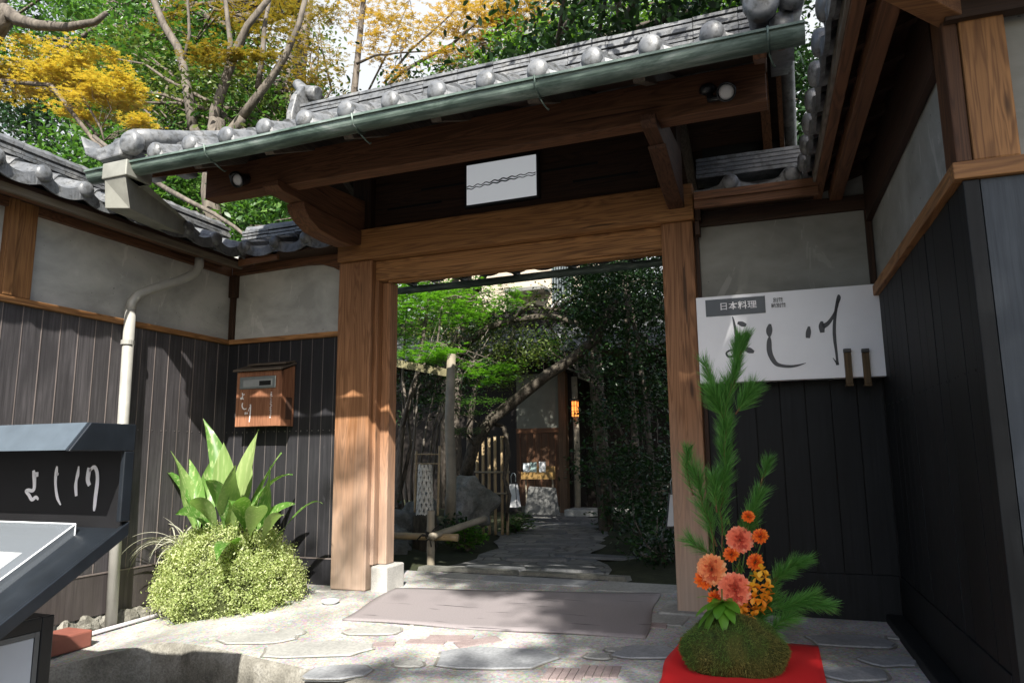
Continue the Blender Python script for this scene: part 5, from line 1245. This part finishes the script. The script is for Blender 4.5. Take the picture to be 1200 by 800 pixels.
MB().box(c.x-.045, c.x+.045, YH-.37, YH-.28, c.z-.12, c.z+.12).build('lamp_shade', M_lamp, wlmp)
f2 = MB()
for sx in (-1, 0, 1):
    f2.box(c.x+sx*.045-.005, c.x+sx*.045+.005, YH-.378, YH-.371, c.z-.14, c.z+.14)
for z in (-.135, -.04, .05, .135): f2.box(c.x-.063, c.x+.063, YH-.379, YH-.3715, c.z+z-.004, c.z+z+.004)
f2.box(c.x-.07, c.x+.07, YH-.385, YH-.26, c.z+.141, c.z+.16).build('frame', M_black, wlmp)
# paler building further back
bh = thing('beige_building', 'beige plastered upper storey with a barred window and grey awning, far beyond the garden', 'building', (-6, 14, 0))
a, b_ = at(560, 420, 14), at(700, 290, 14)
MB().box(-9.4, -4.4, 14, 16, 0, 7.2).build('wall', plain('warm beige plaster', (.40, .34, .27), .9, var=.06, scale=2), bh)  # one even beige tone
a = at(597, 346, 13.8); b_ = at(643, 338, 13.8); MB().box(a.x, b_.x, 13.4, 13.99, a.z, a.z+.09).build('awning', plain('awning grey', (.14, .14, .13), .6), bh)
a, b_ = at(648, 345, 13.98), at(672, 325, 13.98); wf = MB().box(a.x, b_.x, 13.97, 13.995, a.z-.2, b_.z+.4).build('window', plain('dark glass', (.03, .035, .04), .15, bs=0), bh); m1 = MB()
for k in range(9): x = a.x+(b_.x-a.x)*k/8; m1.box(x-.015, x+.015, 13.93, 13.96, a.z-.2, b_.z+.4)
m1.build('window_bars', M_steel, wf)
rh = thing('neighbour_roof', 'blue-grey sloping tiled roof of a neighbouring house seen between the trees', 'roof', (-6, 11.5, 0))
p = at(600, 412, 11.0); q = at(690, 345, 11.0)
MB().add([(p.x-1.2, 10.2, p.z-.55), (q.x+.6, 10.2, q.z+.15), (q.x+.6, 11.8, q.z+.75), (p.x-1.2, 11.8, p.z+.05), (p.x-1.2, 10.2, p.z-.67), (q.x+.6, 10.2, q.z+.03), (q.x+.6, 11.8, q.z+.63), (p.x-1.2, 11.8, p.z-.07)], [(0,1,2,3),(7,6,5,4),(0,4,5,1),(1,5,6,2),(2,6,7,3),(3,7,4,0)]).build('roof_slab', plain('pale blue tiles', (.30, .36, .40), .4, var=.3, scale=5), rh)
m1 = MB(); m1.tube([(p.x-1.2, 10.15, p.z-.5), (q.x+.6, 10.15, q.z+.2)], .07, 10).build('verge', M_tile, rh, smooth=True)
MB().box(p.x-1.0, q.x+.5, 10.7, 11.6, 0, p.z-.65).build('wall', plank_mat('neighbour boards', (.02, .018, .015), (.06, .05, .04)), rh)

def W3(lst, Y): return [at(x, y, Y) for x, y in lst]
def jitY(pts, a=.06): return [Vector((p.x, p.y+random.uniform(-a, a), p.z)) for p in pts]
# trees of the garden
tree('maple_tree', 'slender maple with bright green leaves just inside the gate on the left', 'tree', (-3.9, 2.9, 0),
     [(jitY(W3([(468, 640), (465, 560), (472, 500), (490, 440), (500, 380), (506, 330)], 2.9)), .045, .015), (jitY(W3([(474, 500), (486, 450), (512, 400), (520, 350)], 2.8)), .02, .008), (jitY(W3([(466, 600), (480, 520), (474, 440), (478, 360)], 3.0)), .025, .01)],
     [(at(500, 360, 3.0), (.75, .6, .28), 46, 26, .13), (at(470, 350, 2.6), (.35, .4, .35), 26, 24, .12), (at(560, 350, 3.4), (.5, .5, .25), 30, 26, .12), (at(505, 415, 2.7), (.38, .3, .10), 22, 26, .08), (at(575, 435, 3.2), (.35, .3, .12), 18, 22, .09), (at(470, 395, 2.9), (.25, .3, .3), 20, 20, .1)],
     M_lg, M_bark, .062, L_MAPLE, flat=.35, upb=.75, nbranch=7)
tree('azalea_bush', 'tangled grey-stemmed shrub with sparse leaves beneath the maple', 'shrub', (-4.0, 3.4, 0),
     [(jitY(W3([(480+d*1.0, 620), (478+d*1.4, 560), (484+d*1.9, 500), (486+d*2.6, 455), (492+d*3, 430)], 3.3), .12), .022, .006) for d in (-6, -1, 3, 8, 13, 18)],
     [(at(520, 440, 3.6), (.6, .4, .35), 40, 24, .13), (at(480, 460, 3.6), (.4, .4, .4), 30, 20, .12), (at(560, 400, 4.2), (.8, .5, .5), 60, 30, .16)], M_dk, M_barkp, .05, L_OVAL, nbranch=24)
tree('leaning_tree', 'old dark trunk leaning diagonally to the right across the garden', 'tree', (-3.4, 3.2, 0),
     [(W3([(545, 560), (556, 520), (575, 492), (605, 468), (640, 440), (668, 422), (700, 396), (720, 350)], 3.2), .075, .055), (jitY(W3([(556, 522), (545, 505), (552, 490), (562, 498), (556, 512)], 3.05), .02), .018, .012),
      (jitY(W3([(575, 494), (590, 500), (596, 530), (590, 560), (598, 580), (592, 610)], 3.3), .04), .03, .02)],
     [(at(560, 470, 3.0), (.28, .25, .05), 14, 26, .06), (at(545, 482, 2.8), (.22, .2, .04), 12, 28, .05), (at(545, 525-20, 2.7), (.20, .2, .04), 10, 26, .05), (at(520, 468, 2.7), (.15, .15, .05), 8, 22, .05), (at(680, 400, 3.4), (.5, .4, .3), 30, 26, .13)], M_md, M_barkd, .035, L_OVAL, flat=.3, nbranch=4, upb=.8)
tree('arching_pine', 'dark arching branch of an old pine crossing above the leaning trunk', 'tree', (-3.6, 3.8, 0),
     [(W3([(470, 470), (520, 440), (550, 400), (572, 384), (600, 375), (640, 370), (662, 374), (690, 385), (715, 410)], 3.8), .055, .03), (jitY(W3([(600, 376), (622, 358), (650, 362), (672, 350), (690, 356)], 3.8), .08), .03, .012), (jitY(W3([(640, 371), (655, 350), (668, 345)], 3.8), .05), .02, .008)],
     [(at(610, 405, 3.8), (.45, .3, .25), 30, 28, .10), (at(650, 350, 3.8), (.4, .3, .2), 16, 20, .10), (at(560, 375, 3.8), (.25, .3, .18), 12, 18, .09), (at(660, 395, 4.0), (.25, .3, .12), 8, 18, .08)], M_ol, M_barkd, .045, L_DIAM, nbranch=6)
tree('camellia_tree', 'dense dark evergreen with several thin trunks on the right of the garden path', 'tree', (-1.6, 3.4, 0),
     [(jitY(W3([(752, 640), (748, 560), (742, 480), (738, 400), (730, 320)], 3.4)), .05, .025), (jitY(W3([(765, 640), (762, 540), (756, 460), (745, 390), (735, 330)], 3.2)), .04, .02), (jitY(W3([(748, 560), (735, 520), (715, 480), (700, 450)], 3.3)), .022, .008), (jitY(W3([(752, 600), (728, 575), (700, 550)], 3.3)), .018, .006)],
     [(at(735, 350, 3.2), (.65, .6, .45), 190, 36, .15), (at(712, 345, 4.2), (.55, .5, .5), 150, 36, .15), (at(745, 430, 3.0), (.45, .5, .40), 70, 30, .13), (at(715, 485, 3.3), (.28, .35, .16), 30, 30, .10), (at(715, 540, 3.0), (.40, .3, .2), 34, 30, .10), (at(655, 400, 4.4), (.5, .4, .25), 34, 28, .13), (at(765, 500, 2.6), (.2, .4, .6), 40, 28, .12)], M_dk, M_bark, .048, L_OVAL, nbranch=10)
def bush(label, c, r, n, m, size, leafn=24, cr=.07, name='shrub', tmpl=L_OVAL, upb=.5):
    t = thing(name, label, 'shrub', (c[0], c[1], 0)); P, K = blob_points(c, r, n, leafn, cr, .8, .4); V, F = leaves(P, size, tmpl, upb)
    link_mesh('foliage', np_mesh('foliage', V, F), m, t); mb = MB()
    for k in K[:14]: mb.tube(limb((c[0], c[1], 0), k, 4, .08), [.012, .010, .008, .006, .004], 5)
    mb.build('stems', M_bark, t); return t
bush('dark shrub spilling over the right edge of the path', (-1.42, 2.7, .32), (.42, .5, .30), 60, M_dk, .05)
bush('shrub with small leaves low beside the right gate post', (-1.05, 1.7, .22), (.32, .35, .24), 50, M_dk, .045)
bush('dark rounded shrub further along the right of the path', (-1.9, 4.4, .5), (.5, .5, .5), 60, M_dk, .05)
bush('shrub with glossy leaves under the camellia trunks', (-1.2, 3.6, .6), (.5, .5, .6), 70, M_dk, .05)
bush('shrub growing behind the dark boulder at the left jamb', (-4.3, 2.0, .4), (.45, .4, .4), 50, M_dk, .05)
c = at(548, 612, 2.2); bush('fern at the foot of the rustic post, sunlight put into its bright leaf colour', (c.x, 2.2, .14), (.16, .12, .10), 30, M_lg, .05, 20, .04, 'fern', upb=.7)  # brighter maple leaf colour stands in for sun on this fern
c = at(605, 608, 3.9); bush('low fern in front of the white floor lantern', (c.x, 3.9, .12), (.24, .18, .12), 26, M_md, .06, 20, .05, 'fern', upb=.7)
c = at(520, 605, 2.0); bush('small fern at the base of the lattice basket', (c.x, 2.3, .18), (.2, .15, .15), 22, M_dk, .05, 20, .05, 'fern')
tree('evergreen_tree', 'dark evergreen filling the view above the eave of the garden house on the right', 'tree', (-1.6, 8.6, 0),
     [([(-1.6, 8.6, 0), (-1.7, 8.6, 2.5), (-1.6, 8.5, 4.5)], .12, .05)],
     [((-1.8, 8.2, 4.0), (1.3, .6, 1.0), 150, 44, .22), ((-.3, 8.0, 3.6), (1.3, .6, 1.1), 120, 44, .24), ((-2.9, 7.6, 3.35), (.8, .5, .35), 50, 40, .18)], M_dk, M_bark, .085, L_OVAL, nbranch=8)
tree('evergreen_tree', 'dark evergreen behind the bright maple, left of the beige building', 'tree', (-6.6, 8.6, 0),
     [([(-6.6, 8.6, 0), (-6.7, 8.6, 2.5), (-6.6, 8.5, 4.5)], .12, .05)],
     [((-6.7, 8.2, 3.9), (1.15, .6, 1.0), 150, 44, .22), ((-5.2, 7.4, 3.3), (.8, .5, .45), 60, 40, .18), ((-8.0, 8.0, 3.2), (1.0, .6, 1.2), 90, 44, .22)], M_md, M_bark, .08, L_OVAL, nbranch=8)
tree('loquat_tree', 'olive leaved shrubby tree with flickers of sun in front of the house eave', 'tree', (-4.6, 5.6, 0),
     [([(-4.6, 5.6, 0), (-4.6, 5.6, 1.4), (-4.4, 5.5, 2.4)], .07, .03)],
     [(at(560, 400, 5.4), (.7, .4, .28), 44, 34, .14), (at(520, 370, 5.0), (.7, .4, .40), 60, 34, .15), (at(625, 402, 5.4), (.40, .3, .16), 20, 30, .1), (at(585, 440, 5.4), (.4, .3, .18), 20, 30, .1)], M_ol, M_bark, .055, L_OVAL, nbranch=6)
# canopy added and placed to keep the garden in shade
tree('shade_oak', 'tall evergreen oak added with its crown placed to shade the middle of the garden', 'tree', (-4.6, 5.2, 0),
     [([(-4.6, 5.2, 0), (-4.7, 5.2, 1.5), (-4.5, 5.1, 3.0), (-4.2, 4.9, 4.6), (-3.9, 4.8, 5.8)], .13, .05), ([(-4.5, 5.1, 3.0), (-3.6, 4.6, 4.0), (-2.8, 4.2, 4.8)], .06, .03)],
     [((-3.9, 3.9, 5.0), (1.8, 1.5, .9), 150, 40, .24), ((-2.0, 3.2, 4.9), (1.3, 1.2, .7), 90, 40, .22), ((-6.2, 4.5, 4.6), (1.6, 1.5, 1.2), 110, 40, .25)], M_dk, M_bark, .07, L_OVAL, nbranch=14)
tree('laurel_tree', 'broad dark laurel crown above the right side of the gate roof', 'tree', (.2, 5.5, 0),
     [([(.2, 5.5, 0), (.1, 5.4, 1.8), (-.1, 5.2, 3.4), (-.4, 5.0, 5.2)], .12, .05)],
     [((-.2, 4.2, 4.9), (1.5, 1.2, .9), 110, 40, .22), ((.9, 3.4, 3.6), (.8, .8, .9), 60, 36, .2), (at(928, 140, 3.2), (.45, .4, .8), 110, 38, .12), ((.3, 4.6, 6.2), (1.8, 1.2, 1.0), 80, 36, .25)], M_dk, M_bark, .07, L_OVAL, nbranch=12)

# ================================================================ trees behind the roofs
def BL(px, py, Y, rpx, rpz, ry, n, leafn, cr):
    c = at(px, py, Y); s = (Vector(c)-Vector(CAM)).length/FPX; return (tuple(c), (rpx*s, ry, rpz*s), n, leafn, cr)
Y1 = 5.2
tree('evergreen_tree', 'large dense evergreen filling the upper left behind the plank wall', 'tree', (-9.2, 6.2, 0),
     [([(-9.2, 6.2, 0), (-9.3, 6.2, 2.5), (-9.0, 6.3, 5), (-8.6, 6.2, 8), (-8.4, 6.2, 10)], .22, .10)],
     [BL(190, 110, 6.5, 120, 70, 1.2, 170, 44, .36), BL(280, 190, 6.0, 120, 70, 1.0, 150, 44, .34), BL(100, 220, 5.0, 110, 60, 1.0, 150, 44, .30), BL(200, 20, 7.0, 110, 60, 1.2, 120, 44, .36), BL(60, 20, 7.5, 80, 60, 1.2, 90, 44, .36), BL(330, 260, 5.2, 90, 40, 1.0, 90, 44, .28)],
     M_md, M_bark, .125, L_OVAL, nbranch=10)
tree('evergreen_tree', 'darker evergreen standing furthest back behind the maple trunks', 'tree', (-13, 10.5, 0),
     [([(-13, 10.5, 0), (-13.2, 10.5, 5), (-12.6, 10.4, 10), (-12, 10.5, 14)], .3, .12)],
     [BL(150, 150, 9.5, 190, 100, 1.5, 330, 46, .52), BL(60, 60, 10, 120, 90, 1.2, 180, 46, .5), BL(290, 200, 8.5, 140, 80, 1.2, 220, 46, .45), BL(60, 260, 7, 120, 70, 1.2, 160, 46, .4)],
     M_dk, M_bark, .16, L_OVAL, nbranch=8)
# bright glossy tree between
tree('camphor_tree', 'lighter green tree with sparkling leaves beside the three tall maple trunks', 'tree', (-7.6, 5.4, 0),
     [([(-7.6, 5.4, 0), (-7.7, 5.4, 3), (-7.6, 5.4, 6)], .14, .05)],
     [BL(250, 120, 5.2, 70, 60, .8, 60, 40, .26), BL(150, 90, 5.2, 50, 40, .8, 40, 40, .24), BL(350, 60, 6.2, 30, 50, .8, 22, 36, .24), BL(300, 200, 5, 60, 40, .8, 40, 36, .22)],
     M_ol, M_bark, .10, L_OVAL, nbranch=8)
# maple with tall grey trunks
Ym = 4.6
tree('maple_tree', 'tall maple with several pale grey trunks and orange-green leaves behind the gate roof', 'tree', tuple(Vector((at(250, 250, Ym).x, Ym, 0))),
     [([Vector((at(250, 260, Ym).x, Ym, 0))] + W3([(250, 260), (246, 225), (250, 165), (255, 140)], Ym), .17, .14),
      (W3([(226, 152), (222, 120), (215, 80), (208, 55), (192, 30), (180, 0), (174, -25)], Ym), .095, .055), (W3([(216, 70), (222, 40), (220, 0), (222, -20)], Ym), .035, .02),
      (W3([(250, 155), (252, 130), (264, 95), (276, 60), (290, 30), (318, -5)], Ym), .105, .05), (W3([(264, 95), (270, 50), (264, 0), (262, -25)], Ym+.1), .055, .03),
      (W3([(280, 142), (298, 118), (318, 92), (335, 65), (350, 30), (360, -10)], Ym+.1), .085, .04), (W3([(302, 104), (308, 60), (310, 30), (318, -10)], Ym+.2), .055, .03), (W3([(250, 170), (270, 155), (284, 138)], Ym+.05), .10, .085), (W3([(246, 180), (236, 165), (226, 150)], Ym), .10, .09)],
     [BL(335, 25, Ym+.8, 60, 26, .5, 34, 30, .18), BL(230, 12, Ym+.8, 60, 14, .5, 16, 30, .15), BL(250, 65, Ym-.4, 36, 5, .3, 14, 30, .12), BL(360, 75, Ym+.4, 36, 22, .5, 18, 24, .17), BL(300, 72, Ym, 26, 5, .3, 8, 26, .1)],
     leafmat('turning maple', (.07, .09, .015), (.20, .15, .025), (.40, .20, .03), .4), M_barkp, .085, L_MAPLE, nbranch=7, flat=.3, upb=.75)
tree('maple_tree', 'yellow-orange sunlit maple spreading in from the left edge above the wall', 'tree', (-9.6, 2.6, 0),
     [([(-9.9, 2.6, 0), (-9.8, 2.6, 3), (-9.7, 2.5, 5)], .12, .08), (W3([(-20, 100), (20, 88), (60, 105), (90, 130), (115, 160)], 2.2), .05, .02), (W3([(0, 95), (60, 100), (110, 165), (150, 195), (180, 212)], 1.9), .035, .02), (W3([(60, 102), (95, 110), (118, 150), (122, 165)], 2.0), .022, .012)],
     [BL(40, 72, 2.2, 60, 18, .5, 30, 30, .12), BL(95, 85, 2.2, 54, 18, .45, 28, 30, .11), BL(130, 105, 2.1, 34, 10, .4, 28, 40, .10), BL(10, 95, 2.2, 40, 12, .4, 24, 40, .12), BL(110, 125, 2.1, 42, 8, .4, 22, 34, .10), BL(150, 142, 2.0, 22, 4, .25, 9, 30, .07), BL(60, 98, 2.1, 50, 8, .4, 24, 36, .10)],
     M_yel, M_bark, .066, L_MAPLE, nbranch=5, flat=.28, upb=.85)
tree('gnarled_tree', 'gnarled pale limb reaching in at the top left corner', 'tree', (-11.5, 1.6, 0),
     [([(-11.8, 1.6, 0), (-11.7, 1.6, 3.5), (-11.0, 1.6, 6)]+W3([(-25, 60), (-5, 30), (8, 14)], 1.6), .22, .15), (W3([(5, 12), (22, 24), (45, 30), (80, 32), (112, 26), (125, 15)], 1.6), .10, .03), (W3([(0, 25), (-4, 5), (5, -15)], 1.6), .12, .10)],
     [BL(100, 8, 1.7, 40, 8, .3, 10, 24, .12)], M_md, M_barkp, .10, L_OVAL, nbranch=4)
# bare slanting branch low over the corner
q = MB(); q.tube(W3([(196, 222), (222, 236), (250, 250), (275, 266), (292, 280)], 1.2), [.030, .026, .022, .020, .018], 8).tube(W3([(110, 160), (150, 192), (196, 222)], 1.2), [.025, .028, .030], 8)
tag(q.build('bare_limb', M_barkp, smooth=True), 'bare pale limb slanting down behind the corner of the tiled coping', 'branch')
tree('maple_tree', 'orange and green maple in the top centre with thin dark branches against the white sky', 'tree', (-5.0, 3.4, 0),
     [([(-5.4, 3.4, 0), (-5.4, 3.4, 3), at(415, 108, 3.4), at(420, 60, 3.4), at(426, 0, 3.4), at(430, -30, 3.4)], .06, .03), (W3([(400, 150), (440, 115), (470, 85), (500, 68), (530, 52), (560, 25), (600, 0)], 3.4), .035, .012), (W3([(418, 75), (440, 65), (470, 62), (505, 60)], 3.3), .02, .008), (W3([(450, 98), (480, 60), (520, 25), (545, 0)], 3.5), .02, .008), (W3([(425, 120), (455, 60), (480, 0)], 3.5), .016, .008)],
     [BL(500, 16, 3.4, 70, 18, .5, 28, 24, .14), BL(565, 32, 3.4, 50, 18, .5, 34, 28, .13), BL(465, 50, 3.3, 40, 12, .4, 12, 20, .11), BL(540, 70, 3.3, 36, 10, .3, 12, 22, .09), BL(420, 12, 3.6, 30, 14, .4, 10, 20, .12), BL(630, 12, 3.5, 60, 14, .4, 30, 28, .13), BL(470, 90, 3.4, 22, 5, .3, 5, 18, .08)],
     M_org, M_bark, .065, L_MAPLE, nbranch=6, flat=.35, upb=.75)
tree('cherry_tree', 'light green leafy boughs hanging over the right half of the gate roof', 'tree', (-2.0, 4.4, 0),
     [([(-2.2, 4.4, 0), (-2.3, 4.3, 3), at(640, 30, 3.8), at(600, -30, 3.8)], .10, .05), (W3([(600, -10), (680, 5), (740, 8), (800, 0), (880, -5)], 3.4), .03, .015)],
     [BL(640, 45, 3.2, 55, 18, .4, 40, 26, .11), BL(700, 28, 3.1, 60, 20, .4, 50, 28, .11), BL(780, 18, 3.0, 70, 20, .4, 60, 30, .11), BL(860, 8, 3.0, 60, 16, .4, 44, 28, .11), BL(580, 62, 3.2, 34, 12, .3, 16, 24, .1), BL(520, 78, 3.2, 30, 7, .3, 8, 18, .08)],
     leafmat('cherry green', (.05, .12, .015), (.11, .24, .03), (.24, .32, .06), .5), M_bark, .07, L_OVAL, nbranch=6)

# unseen tree added behind the camera; clumps placed to shade and dapple the forecourt
def lit_from(x, y, z, t): return (x+.40*t, y-1.0*t, z+.97*t)
T9 = 8.5
tree('unseen_tree', 'unseen broadleaf tree added to the right behind the viewer, crown shaped to shade the forecourt', 'tree', (6.2, -11.5, -.45),
     [([(6.2, -11.5, -.45), (6.1, -11.3, 2.5), (5.8, -10.8, 5), (5.2, -10.2, 7.6)], .2, .08)],
     [(lit_from(-.75, -.65, .0, T9), (.45, .60, .4), 44, 36, .15), (lit_from(-1.7, -1.35, .0, T9), (.5, .15, .2), 4, 40, .10), (lit_from(-1.7, .75, .0, T9), (1.1, .22, .3), 60, 36, .13), (lit_from(-.6, .05, .7, T9), (.35, .3, .6), 40, 36, .14), (lit_from(.60, -1.1, .3, T9), (1.35, 1.0, .8), 130, 34, .24), (lit_from(-.15, -.9, .2, T9), (.60, .80, .5), 44, 34, .16), (lit_from(-1.0, .1, .0, T9), (.5, .30, .25), 30, 40, .13), (lit_from(-2.0, .22, .0, T9), (.45, .05, .06), 3, 40, .10), (lit_from(.0, .15, 2.9, T9), (.8, .5, .5), 60, 34, .2), (lit_from(.3, .2, 1.4, T9), (.9, .9, .9), 80, 34, .22),
      (lit_from(-3.0, .0, .5, T9), (.35, .15, .5), 5, 40, .11), (lit_from(1.3, -1.6, 1.6, T9), (.9, .9, .8), 60, 34, .22), (lit_from(.1, .1, 2.3, T9), (.8, .5, .5), 50, 34, .2), (lit_from(-1.0, -.5, .0, T9), (.4, .35, .3), 6, 44, .12)],
     M_md, M_bark, .11, L_OVAL, nbranch=0)
tree('shade_oak', 'evergreen oak added close to the garden house, crown shaped to shade its door and path', 'tree', (-5.4, 6.4, 0),  # added oak; clumps set along sun rays to shade house and path
     [([(-5.4, 6.4, 0), (-5.3, 6.2, 2.2), (-4.8, 5.6, 4.2)], .12, .05)],
     [(lit_from(-3.7, 6.9, 1.0, 3.6), (1.6, .8, .5), 110, 38, .2), (lit_from(-2.7, 7.7, 1.2, 3.4), (1.0, .6, .5), 80, 38, .2), (lit_from(-2.7, 5.2, 0, 4.3), (1.3, .9, .5), 100, 38, .2), (lit_from(-1.6, 3.6, 1.2, 3.6), (1.0, .9, .6), 90, 38, .2), (lit_from(-4.2, 8.2, 3.2, 2.8), (1.8, 1.0, .4), 90, 36, .22), (lit_from(-1.9, 6.5, 2.5, 2.6), (1.2, 1.0, .5), 70, 36, .22)],
     M_dk, M_bark, .08, L_OVAL, nbranch=5)
